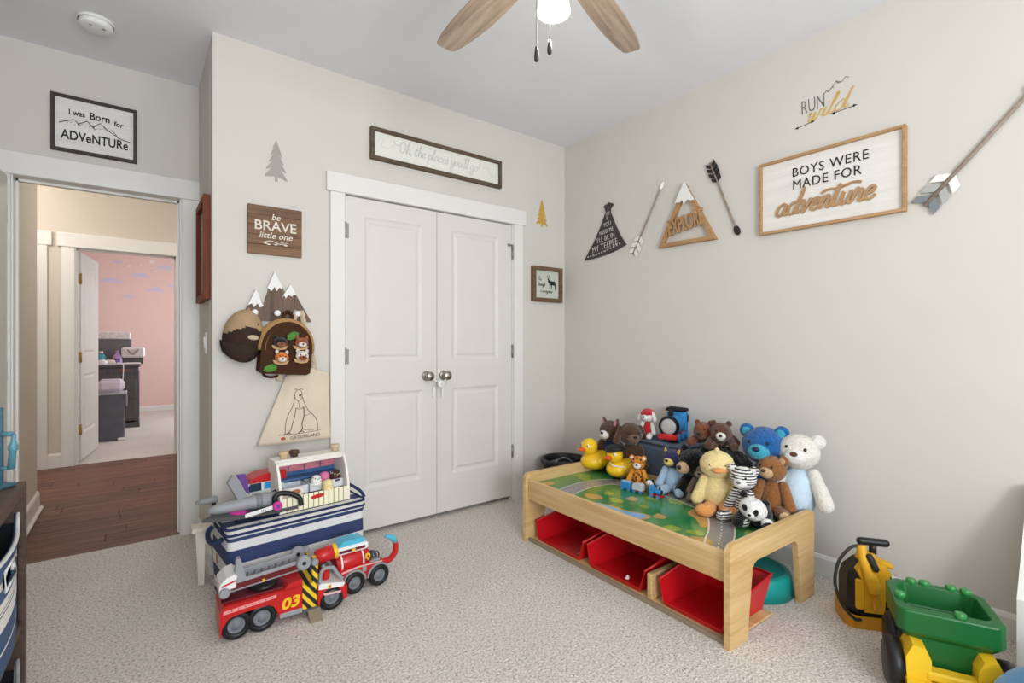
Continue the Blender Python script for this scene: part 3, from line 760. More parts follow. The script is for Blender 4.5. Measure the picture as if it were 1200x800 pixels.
# --- OH, THE PLACES YOU'LL GO
t = thing('long_framed_sign', 'long narrow dark framed white sign above the closet doors', 'sign', (-1.137, 0, 2.378))
frame(t, .975, .195, .032, .022, M_brownframe)
MB().box((0, -.008, 0), (.935, .012, .155)).build('board', mat('ivory_board', (233, 232, 224), rough=.7, var=.02), t)
b = MB().script("Oh, the places you'll go!", .034, .0052, (.0, -.0145, -.016), sx=.98, slant=.2)
b.build('lettering', mat('silver_grey_paint', (202, 202, 197), rough=.6), t)
b = MB().ribbon(catmull([(-.44, .02), (-.425, .045), (-.4, .03), (-.42, .0), (-.38, -.01), (-.33, .02)], 5), .003, -.0155, -.0142).ribbon(catmull([(.33, .02), (.37, .03), (.4, -.02), (.43, -.03), (.44, .0)], 5), .003, -.0155, -.0142)
b.build('flourish', mat('pale_silver_paint', (212, 212, 208), rough=.6), t)

# --- small framed deer print
t = thing('framed_deer_print', 'small square brown framed deer print on the wall right of the closet', 'picture frame', (-.202, 0, 1.617))
frame(t, .305, .272, .034, .03, wood('small_frame_wood', (92, 66, 48), (128, 98, 74), 'X', rough=.6))
MB().box((0, -.008, 0), (.25, .012, .216)).build('board', mat('pale_green_board', (200, 204, 192), rough=.5, var=.03), t)
deer = [(.005, .045), (.018, .048), (.026, .035), (.045, .03), (.078, .03), (.088, .02), (.09, -.005), (.087, -.04), (.082, -.04), (.082, -.012), (.072, .0), (.05, -.004), (.048, -.036), (.043, -.036), (.042, -.002), (.034, -.004), (.03, -.03), (.026, -.03), (.026, .005), (.014, .02), (.012, .034)]
b = MB().prism(deer, -.016, -.0135)
for q in ([(.012, .045), (.006, .06), (.01, .075)], [(.016, .046), (.024, .06), (.022, .076)], [(.006, .06), (-.002, .066)], [(.024, .06), (.03, .068)]): b.ribbon(q, .003, -.016, -.0135)
b.build('deer_silhouette', M_black, t)
M_ink2 = mat('soft_black_ink', (62, 62, 58), rough=.7)
b = MB().script('Be', .017, .0025, (-.075, -.0142, .028)).script('Strong &', .014, .0022, (-.055, -.0142, -.012), sx=.8).script('Courageous', .014, .0022, (-.005, -.0142, -.062), sx=1.0)
b.build('lettering', M_ink2, t)

# ----------------------------------------------------------------- right wall (u to the right = -Y)
# --- teepee plaque
t = thing('teepee_plaque', 'dark grey teepee shaped plaque with white words on the right wall', 'wall plaque', (0, -.43, 1.795), RW)
M_char = mat('charcoal_board', (66, 63, 61), rough=.8, var=.06)
tp = [(-.198, -.0), (-.09, .005), (.02, .015), (.12, .035), (.205, .06), (.15, .14), (.1, .235), (.06, .32), (.062, .345), (.09, .372), (.07, .385), (.055, .376), (.046, .395), (.03, .375), (.02, .385), (.0, .37), (.012, .355), (.02, .325), (-.03, .23), (-.1, .12)]
tp = [(x, z) for x, z in tp]
MB().prism(tp, -.014, 0).build('board', M_char, t)
b = MB()
for s, sz, x, z, r in (("IF", .036, .038, .278, .1), ("YOU", .045, .035, .235, .1), ("NEED ME", .042, .028, .186, .12), ("I'LL BE IN", .053, .022, .136, .13), ("MY TEEPEE", .066, .010, .08, .14)): b.text(s, sz, (x, -.0145, z), rot=r, sx=.74, bold=-.012, spacing=1.08)
for k in range(12):
    x = -.155+k*.028; z = .022+.055*(k/11)**1.6; b.ribbon([(x-.008, z-.006), (x+.008, z+.006)], .003, -.0155, -.014).ribbon([(x-.008, z+.006), (x+.008, z-.006)], .003, -.0155, -.014)
for z in (.3, .31, .32): b.ribbon([(.022, z), (.062, z+.004)], .002, -.0155, -.014)
b.build('lettering', mat('chalk_white', (214, 210, 202), rough=.8), t)

# --- arrows
M_shaft = wood('taupe_shaft_wood', (134, 118, 106), (166, 150, 136), 'X', rough=.6)
def arrow(label, tail, head, m_head, m_feather, fl, fw, nb, shaft=.0055, headl=.035, headw=.012, style='leaf'):
    """tail/head in wall coordinates (u, z)"""
    du, dz = head[0]-tail[0], head[1]-tail[1]; L = math.hypot(du, dz); an = math.atan2(dz, du)
    t = thing('wall_arrow', label, 'arrow', (0, -tail[0], tail[1]), RW)
    R_ = Matrix.Rotation(-an, 4, 'Y')
    def mk(): b = MB(); b.T = R_; return b
    mk().cyl((0, -.012, 0), (L-headl*.6, -.012, 0), shaft, n=12).build('shaft', M_shaft, t)
    if style == 'leaf': mk().ell((L-headl*.5, -.012, 0), (headl*.55, headw*.6, headw), n=16, m=10).build('arrowhead', m_head, t)
    else: mk().prism([(L-headl, -headw), (L-headl*.8, -headw), (L, 0), (L-headl*.8, headw), (L-headl, headw), (L-headl, 0)], -.018, -.006).build('arrowhead', m_head, t)
    fm = m_feather if isinstance(m_feather, list) else [m_feather]*nb
    for k in range(nb):
        x0 = .012+k*fl/nb
        for s in (-1, 1):
            d = fl/nb*.72; w_ = fw*(1 if style != 'leaf' else (.75+.25*math.sin(PI*(k+.5)/nb)))
            mk().prism([(x0+.0, s*shaft), (x0+d, s*shaft), (x0+d-w_*.55, s*w_), (x0-w_*.55, s*w_)], -.016, -.009).build('feather', fm[k], t)
    return t
M_silver = mat('white_silver_paint', (236, 233, 226), rough=.5)
arrow('thin white tipped arrow between the teepee plaque and the mountain sign', (.70, 1.777), (.945, 2.215), M_snow, M_silver, .13, .042, 3, headw=.014, headl=.05)
arrow('black feathered arrow pointing down right of the mountain sign', (1.275, 2.245), (1.452, 1.785), M_black, M_black, .13, .034, 4, headl=.055, headw=.018)
ta = arrow('large taupe arrow with grey and white feathers at the upper right', (2.285, 1.765), (2.66, 2.2), M_snow, [mat('slate_paint', (126, 134, 140), rough=.6), mat('dove_grey_paint', (178, 178, 174), rough=.6), M_snow], .15, .05, 3, shaft=.0085, headl=.085, headw=.022, style='block')

# --- EXPLORE mountain
t = thing('mountain_sign', 'wooden triangle mountain sign with the word explore and a white peak', 'sign', (0, -1.12, 1.785), RW)
M_plyw = wood('birch_ply_edge', (158, 118, 78), (190, 150, 104), 'X', rough=.6)
def tri_frame(b, P, wdt, y0, y1):
    c = (sum(p[0] for p in P)/3, sum(p[1] for p in P)/3)
    I = []
    for i in range(3):
        a, p, n = Vector(P[i-1]), Vector(P[i]), Vector(P[(i+1) % 3]); d1 = (a-p).normalized(); d2 = (n-p).normalized(); bi = (d1+d2).normalized(); sn = math.sqrt((1-d1.dot(d2))/2)
        I.append(p+bi*wdt/sn)
    for i in range(3): b.prism([P[i], P[(i+1) % 3], I[(i+1) % 3], I[i]], y0, y1)
tri = [(-.2, 0), (.2, -.005), (-.008, .378)]
b = MB(); tri_frame(b, tri, .024, -.03, 0); b.build('triangle_frame', M_plyw, t)
MB().prism([(-.008, .384), (-.075, .262), (-.06, .268), (-.038, .262), (-.022, .278), (-.012, .25), (.012, .268), (.035, .26), (.06, .258)], -.036, -.026).build('snow_cap', M_snow, t)
b = MB().text('EXPLORE', .14, (.0, -.03, .125), depth=.007, rot=.15, sx=.48, bold=.014, spacing=.88); b.build('lettering', M_plyw, t)

# --- BOYS WERE MADE FOR ADVENTURE
t = thing('large_framed_sign', 'large oak framed white sign reading boys were made for adventure', 'sign', (0, -1.8985, 1.949), RW)
t.rotation_euler = (0, math.radians(-.0), RW)
frame(t, .648, .388, .03, .014, M_oakframe)
MB().box((0, -.007, 0), (.622, .012, .362)).build('board', M_paperwhite, t)
b = MB().text('BOYS WERE', .066, (.012, -.0145, .105), bold=0, sx=.9, spacing=1.1).text('MADE FOR', .066, (-.002, -.0145, .04), bold=0, sx=.9, spacing=1.1)
b.build('block_lettering', M_black, t)
b = MB().script('advenTure', .06, .0135, (-.02, -.013, -.108), depth=.008, sx=.95, slant=.3, mod=.25)
b.build('script_lettering', wood('cut_wood_letters', (164, 128, 90), (186, 148, 106), 'X', rough=.7), t)

# --- RUN WILD decal
t = thing('run_wild_decal', 'small run wild wall decal with tiny mountains and arrows above the large sign', 'decal', (0, -1.885, 2.37), RW)
M_thin = mat('grey_vinyl', (112, 110, 108), rough=.6)
MB().text('RUN', .1, (-.05, -.001, .012), depth=.0007, sx=.55, bold=-.008, rot=.03).build('block_lettering', M_thin, t)
MB().script('wild', .042, .0075, (.01, -.001, -.062), depth=.0008, slant=.35, rot=.1, sx=1.35).build('script_lettering', mat('yellow_gold_vinyl', (208, 172, 96), rough=.45), t)
b = MB()
for q, wd in (([(-.005, .035), (.012, .062), (.022, .05), (.04, .07), (.055, .09), (.08, .075), (.095, .095), (.11, .085)], .003), ([(.012, .062), (.018, .052), (.026, .058)], .004), ([(.055, .09), (.062, .078), (.075, .078)], .005), ([(.03, .06), (.04, .07), (.042, .06)], .004)): b.ribbon(q, wd, -.0016, 0)
b.build('mountain_line', M_thin, t)
for x0, z0, x1, z1 in ((-.128, -.082, -.05, -.072), (.04, -.065, .135, -.06)):
    b = MB().ribbon([(x0, z0), (x1, z1)], .003, -.0016, 0)
    for xx, zz, s in ((x0, z0, -1), (x1, z1, 1)): b.prism([(xx+s*.01, zz), (xx-s*.008, zz+.007), (xx-s*.008, zz-.007)], -.0016, 0)
    b.build('tiny_arrow', M_black, t)

# ----------------------------------------------------------------- ceiling
t = thing('smoke_detector', 'white round smoke detector on the ceiling above the doorway', 'smoke detector', (-2.905, .25, H))
MB().lathe([(0, 0), (.074, 0), (.074, -.012), (.07, -.014)], n=36).build('base', M_wplastic, t)
MB().lathe([(.066, -.012), (.066, -.028), (.06, -.036), (.05, -.039), (0, -.04)], n=36).build('cover', M_wplastic, t)
MB().cyl((.03, -.02, -.039), (.03, -.02, -.042), .007, n=14).build('test_button', mat('grey_button', (150, 150, 150)), t)
MB().box((-.02, -.03, -.0395), (.012, .004, .002)).build('vent_slot', M_thin, t)

t = thing('ceiling_fan', 'ceiling fan with grey brown wooden blades and a lit glass lamp', 'ceiling fan', (-1.71, -1.752, H))
M_fanmetal = mat('dark_pewter', (96, 92, 88), rough=.4, metal=.8)
MB().lathe([(0, 0), (.07, 0), (.07, -.02), (.045, -.05), (.013, -.06), (.013, -.2), (.03, -.21)], n=32).build('canopy_and_rod', M_fanmetal, t)
MB().lathe([(.03, -.2), (.085, -.215), (.115, -.25), (.115, -.31), (.1, -.34), (.06, -.36), (.055, -.40), (.07, -.41), (.07, -.43), (0, -.43)], n=36).build('motor_housing', M_fanmetal, t)
M_blade = wood('driftwood_blade', (138, 120, 104), (184, 166, 148), 'X', rough=.55, scale=.9)
blade = [(.17, -.05), (.3, -.06), (.42, -.064), (.54, -.058), (.62, -.048), (.668, -.036), (.676, -.026), (.684, .03), (.676, .042), (.62, .052), (.52, .062), (.4, .064), (.28, .058), (.17, .05)]
for k in range(5):
    o = MB(); a = math.radians(18+72*k)
    o.prism([(x, z) for x, z in blade], -.004, .004); 
    ob = o.build('blade', M_blade, t); ob.location = (0, 0, -.325); ob.rotation_euler = (Matrix.Rotation(a, 3, 'Z') @ Matrix.Rotation(math.radians(9), 3, 'X') @ Matrix.Rotation(-PI/2, 3, 'X')).to_euler()
    bk = MB().box((.14, 0, -.332), (.12, .03, .006), .002).build('blade_iron', M_fanmetal, t); bk.rotation_euler = (0, 0, a)
M_shade = mat('lit_opal_glass', (255, 244, 228), rough=.35, var=.02, emit=.8, ecol=(255, 236, 212), spec=.3)
MB().lathe([(.03, -.43), (.042, -.445), (.046, -.49), (.05, -.53), (.053, -.537), (.05, -.541), (.046, -.535), (.042, -.49), (.036, -.45)], n=32).build('glass_shade', M_shade, t)
MB().ell((0, 0, -.485), (.024, .024, .036), n=16, m=10).build('bulb', mat('glowing_bulb', (255, 240, 220), emit=6, ecol=(255, 226, 190)), t)
M_chain = mat('pull_chain_metal', (52, 50, 49), rough=.55, metal=.2)
for nm, x, y, z1, L in (('pull', -.082, -.014, -.682, .045), ('pull', -.028, -.012, -.64, .045)):
    ch = MB(); n = int((-.42-z1)/.006)
    for k in range(n): ch.ell((x, y, -.42-k*.006), .0019, n=6, m=4)
    c_ = ch.build('pull_chain', M_chain, t)
    MB().lathe([(0, L/2), (.004, L/2), (.0055, L*.2), (.0075, -.1*L), (.007, -L*.4), (.004, -L/2), (0, -L/2)], (x, y, z1-L/2), 14).build('pull_weight', M_chain, c_)
point('fan_lamp_light', (-1.71, -1.752, H-.60), 8, (1, .93, .84), .05)
# ================================================================= LEFT SHELF
M_shelfw = wood('dark_walnut_laminate', (62, 45, 37), (88, 66, 54), 'Y', rough=.5, scale=.7)
t = thing('cube_shelf', 'dark brown wooden cube shelf at the left edge of the picture', 'shelf', (-3.165, -1.055, 0))
MB().box((0, -.48, .785), (.37, .96, .03), .002).build('top_board', M_shelfw, t)
MB().box((0, -.015, .385), (.37, .03, .77), .002).build('side_panel', M_shelfw, t); MB().box((0, -.945, .385), (.37, .03, .77), .002).build('side_panel', M_shelfw, t)
for y in (-.48,): MB().box((0, y, .385), (.36, .02, .77), .002).build('divider', M_shelfw, t)
for z in (.43, .05): MB().box((0, -.48, z), (.36, .9, .022), .002).build('shelf_board', M_shelfw, t)
MB().box((-.18, -.48, .39), (.008, .95, .76)).build('back_panel', M_shelfw, t)
M_bin1 = bands('navy_striped_canvas', 2, [(0, (58, 84, 122)), (.045, (236, 234, 228)), (.05, (58, 84, 122)), (.095, (236, 234, 228)), (.128, (70, 86, 110)), (.131, (236, 234, 228)), (.137, (70, 86, 110)), (.14, (236, 234, 228)), (.158, (62, 90, 130)), (.186, (236, 234, 228)), (.203, (62, 90, 130)), (.3, (62, 90, 130))])
M_bin2 = mat('grey_felt', (150, 152, 154), rough=.95, var=.1, vs=60, bump=.4, bs=250)
M_piping = mat('white_piping', (226, 226, 222), rough=.8)
M_void = mat('dark_bin_lining', (26, 28, 34), rough=.95)
def fabric_bin(label, y, z, m, rimm, group):
    b_ = thing('fabric_bin', label, 'storage bin', (-3.165, y, z), 0, group)
    w_, h_ = .40, .285
    q = MB(); n = 16; vs = []
    hole = (.055, .19, .235)        # half width, z range of the hand hole
    def rim(s): return h_-.036*(1-abs(2*s-1)**9)
    # front skin with a hand hole, as a grid with the hole's cells left out
    ys = [-w_/2+w_*i/20 for i in range(21)]; zn = 24
    for i, yy in enumerate(ys):
        for k in range(zn+1): q.v.append((.172+.016*math.sin(PI*i/20), yy, rim(i/20)*k/zn))
    for i in range(20):
        for k in range(zn):
            cy = (ys[i]+ys[i+1])/2; cz = rim((i+.5)/20)*(k+.5)/zn
            if abs(cy+.0) < hole[0]+.001 and hole[1]-.012 < cz < hole[2]-.012: continue
            a = i*(zn+1)+k; q.f.append((a, a+zn+1, a+zn+2, a+1))
    q.sm = [True]*len(q.f); q.mi = [0]*len(q.f)
    f = q.build('front_panel', m, b_); sd = f.modifiers.new('thickness', 'SOLIDIFY'); sd.thickness = .005
    MB().tube([(.174+.016*math.sin(PI*i/20), ys[i], rim(i/20)) for i in range(21)], .0045, 8).build('rim_piping', rimm, b_)
    MB().tube([(.190, -hole[0], hole[1]-.012), (.190, hole[0], hole[1]-.012), (.190, hole[0], hole[2]-.012), (.190, -hole[0], hole[2]-.012)], .003, 6, closed=True).build('hand_hole_edging', rimm, b_)
    MB().box((-.16, 0, .13), (.008, w_, .26)).box((.0, -w_/2+.004, .13), (.35, .008, .26)).box((.0, w_/2-.004, .13), (.35, .008, .26)).box((.0, 0, .006), (.35, w_, .01)).build('lining', M_void, b_)
    return b_
fabric_bin('navy and white striped fabric bin in the top row of the left shelf', -1.055-.245, .443, M_bin1, M_piping, 'fabric bins in the left shelf')
fabric_bin('grey felt fabric bin in the bottom row of the left shelf', -1.055-.245, .063, M_bin2, M_bin2, 'fabric bins in the left shelf')
# teal toy on the shelf
t = thing('teal_pump_toy', 'small teal toy with a looped pipe handle standing on the left shelf', 'toy', (-3.012, -1.118, .80), math.radians(-37.4))
M_teal = mat('teal_plastic', (84, 134, 148), rough=.4, var=.06); M_steel = mat('dark_teal_plastic', (58, 92, 108), rough=.4)
MB().cyl((-.014, 0, 0), (-.014, 0, .205), .008, n=14, bev=.002).build('post', M_steel, t); MB().box((-.014, 0, .006), (.045, .045, .012), .003).build('base', M_steel, t)
MB().cyl((-.008, 0, .138), (.02, 0, .138), .0065, n=12, bev=.002).build('upper_pipe', M_teal, t)
MB().lathe([(.0, .1), (.004, .1), (.0045, .085), (.006, .08), (.0095, .07), (.0095, .06), (.0075, .057), (.0075, .012), (0, .012)], (.015, 0, .038), 16, (0, math.radians(5), 0)).build('handle', M_teal, t)
MB().cyl((-.01, 0, .05), (.014, 0, .052), .0055, n=12, bev=.002).build('lower_pipe', M_teal, t)

# ================================================================= STRIPED BOX AND WHAT STANDS ON IT
BR = math.radians(5)
t = thing('striped_storage_box', 'navy and white striped fabric toy box in front of the closet wall', 'storage box', (-2.432, -.465, 0), BR)
NV, WH = (44, 60, 104), (226, 226, 226)
M_stripe = bands('navy_white_stripes', 2, [(0, NV), (.02, WH), (.075, NV), (.135, WH), (.2, NV), (.262, WH), (.298, NV), (.315, WH), (.33, NV), (.4, NV)])
M_navy = mat('navy_canvas', (40, 54, 92), rough=.9, var=.08, vs=30, bump=.4, bs=300)
b = MB(); n = 10
cs = rrect(.62, .30, .02, 3, .31, .15)
def ring(z, bul): return [(x+(x-.31)*bul, y+(y-.15)*bul, z) for x, y in cs]
lv = [(0, -.03), (.004, -.01), (.08, 0.0), (.2, .012), (.3, .004), (.325, 0)]
k = len(cs)
for z, bl in lv: b.v += ring(z, bl)
for i in range(len(lv)-1):
    for j in range(k): b.f.append((i*k+j, i*k+(j+1) % k, (i+1)*k+(j+1) % k, (i+1)*k+j))
b.f.append(tuple(range(k-1, -1, -1))); b.f.append(tuple((len(lv)-1)*k+j for j in range(k)))
b.sm = [False]*len(b.f); b.mi = [0]*len(b.f)
b.build('body', M_stripe, t)
lid = MB(); lid.prism([(x, -y) for x, y in rrect(.632, .312, .022, 3, .31, .15)], 0, .028, rot=(PI/2, 0, 0), at=(0, 0, .328))
lid.build('lid', bands('lid_stripes', 1, [(-.01, (226, 222, 216)), (.045, NV), (.12, (226, 222, 216)), (.2, NV), (.27, (226, 222, 216))]), t)
pp = [(x, y, .356) for x, y in rrect(.634, .314, .022, 3, .31, .15)]
MB().tube(pp, .006, 8, closed=True).build('lid_piping', M_navy, t)
MB().tube([(x, y, .330) for x, y in rrect(.634, .314, .022, 3, .31, .15)], .006, 8, closed=True).build('lid_piping', M_navy, t)
for x, s in ((-.008, -1), (.628, 1)):
    MB().tube(catmull([(x, .07, .30), (x+s*.02, .085, .285), (x+s*.03, .14, .272), (x+s*.03, .2, .272), (x+s*.02, .255, .285), (x, .27, .30)], 5), .011, 10).build('rope_handle', M_navy, t)
MB().tube(catmull([(.632, .02, .365), (.625, .06, .39), (.60, .14, .41), (.585, .22, .405), (.58, .3, .36)], 5), .008, 8).build('lid_strap', M_navy, t)
MB().box((-.0185, .12, .2), (.003, .03, .045), .001).build('leather_tab', mat('tan_leather', (150, 112, 74), rough=.6), t)

# cream bench behind the box
M_cream = wood('cream_painted_wood', (214, 204, 186), (228, 220, 204), 'Z', rough=.6)
t = thing('low_bench', 'low cream painted wooden bench squeezed behind the striped box', 'bench', (-2.528, -.108, 0))
MB().box((.27, .047, .262), (.56, .088, .022), .003).build('seat', M_cream, t)
for x in (.025, .515):
    for y in (.022, .072): MB().prism([(-.02, .251), (.02, .251), (.015, 0), (-.008, 0)], -.018, .018, at=(x, y, 0)).build('leg', M_cream, t)
    MB().box((x, .047, .21), (.016, .04, .07), .002).build('apron', M_cream, t)
MB().box((.27, .02, .215), (.45, .014, .06), .002).build('rail', M_cream, t)

def on_box(name, label, cat, u, v, z=.357, rz=0.):
    """a thing standing on the lid; u along the box, v into it"""
    c_, s_ = math.cos(BR), math.sin(BR)
    return thing(name, label, cat, (-2.432+u*c_-v*s_, -.47+u*s_+v*c_, z), BR+rz)
M_grey = mat('grey_plastic', (128, 130, 132), rough=.45, var=.05); M_dgrey = mat('dark_grey_plastic', (84, 84, 86), rough=.45, var=.05)
M_mgrey = mat('silver_plastic', (152, 154, 158), rough=.4, var=.04); M_black_p = mat('black_plastic', (26, 26, 28), rough=.4, var=.1)
M_magenta = mat('magenta_plastic', (214, 62, 160), rough=.4); M_purple = mat('purple_plastic', (104, 66, 148), rough=.4)
# --- space ship toy
t = on_box('toy_spaceship', 'grey toy spaceship with magenta wheel and purple tail fin on the striped box', 'toy', .055, .07, .357)
b = MB(); b.lathe([(0, -.15), (.012, -.146), (.022, -.12), (.026, -.06), (.027, -.02), (.029, 0), (.028, .02), (.032, .03), (.034, .09), (.03, .1), (.03, .13), (0, .135)], (.035, .03, .072), 24, (0, PI/2, 0)); b.build('fuselage', M_mgrey, t)
MB().lathe([(.0285, -.012), (.036, -.008), (.036, .014), (.0285, .018)], (.085, .03, .072), 24, (0, PI/2, 0)).build('collar', M_grey, t)
MB().lathe([(0, -.055), (.008, -.052), (.014, -.03), (.016, .0), (.016, .03), (0, .034)], (-.10, .075, .105), 16, (0, PI/2, 0)).build('side_gun', M_grey, t)
MB().tube([(-.085, .07, .098), (-.075, .06, .05), (-.05, .045, .04)], .008, 10).build('gun_strut', M_black_p, t)
b = MB(); b.prism([(-.165, .02), (-.11, -.03), (.03, -.05), (.13, -.055), (.13, .02), (.03, .03), (-.06, .035)], -.007, .007, rot=(PI/2+.10, .10, 0), at=(.02, .0, .034)); b.build('wing', M_dgrey, t)
b = MB(); b.prism([(-.03, -.012), (.02, -.02), (.045, -.006), (.03, .014), (-.005, .016)], -.002, .004, rot=(PI/2+.10, .10, 0), at=(-.005, .0, .045)); b.build('wing_accent', M_magenta, t)
b = MB(); b.box((.075, -.042, .045), (.12, .01, .018), .003, (0, -.12, 0)); b.build('wing_edge', M_wplastic, t)
MB().text('114', .014, (.09, -.048, .047), rot=.1, depth=.0005).build('number', M_black, t)
MB().cyl((.15, -.058, .055), (.15, -.04, .055), .021, n=24, bev=.004).build('wheel', M_magenta, t); MB().cyl((.15, -.061, .055), (.15, -.057, .055), .008, n=14).build('wheel_hub', M_purple, t)
MB().prism([(-.012, 0), (.024, 0), (.01, .05), (-.012, .10), (-.04, .125), (-.062, .095), (-.04, .05)], -.009, .009, rot=(0, 0, .25), at=(.02, .04, .088)).build('tail_fin', M_mgrey, t)
MB().prism([(.028, .02), (.02, .07), (.008, .118), (-.03, .122), (-.012, .09), (.004, .05)], -.006, .006, rot=(0, 0, .25), at=(.026, .034, .09)).build('tail_fin_panel', M_purple, t)
b = MB()
b.tube(catmull([(.155, -.01, .04), (.15, -.01, .085), (.175, -.012, .1), (.22, -.02, .09), (.255, -.03, .065), (.262, -.035, .03)], 5), .012, 10)
b.build('cockpit_frame', M_black_p, t)
MB().tube(catmull([(.155, .045, .03), (.155, .045, .085), (.185, .042, .097), (.23, .035, .083), (.262, .022, .05), (.26, .01, .02)], 5), .011, 10).build('cockpit_frame', M_black_p, t)
MB().box((.205, .01, .02), (.11, .055, .03), .008).build('cockpit_floor', M_dgrey, t)
for x in (.0, .12): MB().box((x, .03, .025), (.02, .03, .05), .004).build('skid', M_black_p, t)

# --- red white and blue toy van
M_red = mat('glossy_red_plastic', (196, 32, 34), rough=.28, var=.04); M_cyan = mat('cyan_plastic', (52, 152, 208), rough=.35, var=.04)
M_glassd = mat('dark_tinted_glass', (46, 66, 84), rough=.1, spec=.7)
t = on_box('toy_van', 'red white and blue toy van on the striped box beside the ice cream counter', 'toy', .10, .20, .357, math.radians(0))
b = MB(); b.prism([(0, .02), (0, .07), (.012, .095), (.04, .145), (.19, .145), (.19, .02)], 0, .1); b.build('body', M_wplastic, t)
b = MB(); b.prism([(.03, .132), (.042, .152), (.08, .168), (.2, .172), (.2, .132)], -.003, .103); b.build('roof', M_red, t)
MB().prism([(.014, .092), (.036, .13), (.085, .13), (.085, .092)], -.002, .002).prism([(.014, .092), (.036, .13), (.085, .13), (.085, .092)], .098, .102).build('side_window', M_glassd, t)
MB().box((.1, -.001, .048), (.18, .004, .036), .002).build('blue_band', M_cyan, t); MB().box((.112, -.002, .112), (.03, .004, .032), .001).build('blue_door_panel', M_cyan, t)
MB().box((.0, .05, .04), (.02, .1, .03), .006).build('bumper', M_grey, t)
MB().prism([(.058, .068), (.068, .074), (.078, .068), (.068, .056)], -.0035, -.001).build('red_badge', M_red, t)
for x in (.04, .15):
    for y in (-.004, .086): MB().cyl((x, y, .023), (x, y+.02, .023), .023, n=20, bev=.004).build('wheel', M_black_p, t)

# --- ice cream counter
t = on_box('ice_cream_counter', 'white toy ice cream counter with striped front and coloured scoops on the striped box', 'toy', .232, .055, .357)
M_cwhite = mat('white_painted_toy_wood', (240, 236, 228), rough=.45, var=.015)
W_, D_, Hh = .33, .18, .235
side = [(0, 0), (D_, 0), (D_, Hh), (.085, Hh), (.06, Hh-.012), (.03, Hh-.06), (.01, Hh-.12), (0, Hh-.17)]
for x in (0, W_): MB().prism([(y, z) for y, z in side], -.006, .006, rot=(0, 0, PI/2), at=(x, 0, 0)).build('side_panel', M_cwhite, t)
MB().box((W_/2, .13, Hh-.005), (W_+.012, .10, .012), .003).build('top_board', M_cwhite, t)
MB().box((W_/2, .09, .006), (W_-.01, D_-.01, .012)).build('floor_board', M_cwhite, t)
MB().box((W_/2, .072, Hh-.016), (W_-.01, .012, .02), .003).build('top_rail', M_cwhite, t)
M_fstripe = wave('cream_striped_print', (150, 148, 120), (244, 238, 208), 12.5, pos=.08)
MB().box((W_/2, .003, .037), (W_-.012, .008, .072), .002).build('front_panel', M_fstripe, t)
MB().ell((W_/2+.005, -.0015, .052), (.034, .0015, .01), (0, -.05, 0), n=24, m=8).build('red_oval_emblem', M_red, t)
M_pinkp = mat('pink_picture_print', (206, 122, 136), rough=.5, var=.35, vs=18); M_bluep = mat('blue_picture_print', (66, 104, 154), rough=.5, var=.3, vs=10)
for k in range(4): MB().box((.045+k*.08, D_-.012, .178), (.074, .006, .05), .001).build('picture_card', M_pinkp, t)
MB().box((W_/2, D_-.006, .09), (W_-.012, .006, .18)).build('back_panel', M_bluep, t)
MB().box((W_/2, .135, .128), (W_-.014, .07, .008)).build('shelf', M_bluep, t)
M_tub = mat('white_tub_plastic', (222, 226, 232), rough=.4)
for x, wd in ((.08, .12), (.235, .165)):
    q = MB(); q.box((x, .1, .07), (wd, .10, .006)); 
    for sx in (-1, 1): q.box((x+sx*wd/2, .1, .085), (.005, .105, .04))
    for sy in (-1, 1): q.box((x, .1+sy*.05, .085), (wd, .005, .04))
    q.build('tub', M_tub, t)
MB().box((.06, .025, .085), (.1, .006, .045), .001).build('menu_card', mat('menu_card', (232, 226, 220), rough=.5), t)
MB().ell((.025, .02, .09), (.014, .003, .013), n=14, m=8).build('cherry_print', M_red, t); MB().ell((.075, .02, .088), (.022, .003, .012), n=14, m=8).build('biscuit_print', mat('biscuit_brown', (176, 106, 66)), t)
def scoop_thing(label, u, v, z, m, dots=None, r=.027):
    s_ = on_box('ice_cream_scoop', label, 'toy', (.232+u), .055+v, .357+z); s_['group'] = 'ice cream scoops in the toy counter'
    MB().ell((0, 0, r*.75), (r, r, r), n=22, m=14, zmin=-.6).build('ball', m, s_)
    MB().lathe([(0, 0), (r*1.05, .0), (r*1.12, r*.15), (r*1.0, r*.32), (r*.8, r*.3)], n=22).build('skirt', m, s_)
    if dots:
        for k in range(14):
            a, l = k*2.4, .15+.8*((k*37) % 14)/14
            MB().ell((r*math.cos(a)*math.cos(l), r*math.sin(a)*math.cos(l), r*.75+r*math.sin(l)), .0032, n=6, m=4).build('sprinkle', dots, s_)
M_choci = mat('chocolate_toy', (72, 46, 36), rough=.5)
scoop_thing('white toy ice cream scoop with dark sprinkles in the counter tub', .185, .06, .094, mat('vanilla_toy', (236, 234, 228), rough=.5), M_choci)
scoop_thing('pink toy ice cream scoop in the counter tub', .236, .082, .098, mat('strawberry_toy', (222, 122, 168), rough=.5))
scoop_thing('dark chocolate toy ice cream scoop with pale sprinkles in the counter tub', .29, .075, .094, M_choci, M_cream, .029)
scoop_thing('pale yellow toy ice cream scoop in front of the pink one', .228, .018, .074, mat('banana_toy', (238, 222, 160), rough=.5))
def cup(label, u, col):
    c_ = on_box('toy_cone_cup', label, 'toy', (.232+u), .055+.125, .357+Hh+.002); c_['group'] = 'toy cups on top of the counter'
    m = mat('toy_cup', col, rough=.6)
    MB().lathe([(0, 0), (.017, 0), (.02, .022), (.0, .022)], n=20).build('cup', m, c_); MB().lathe([(.0, .016), (.0235, .016), (.0245, .028), (.021, .032), (0, .033)], n=20).build('rim', m, c_)
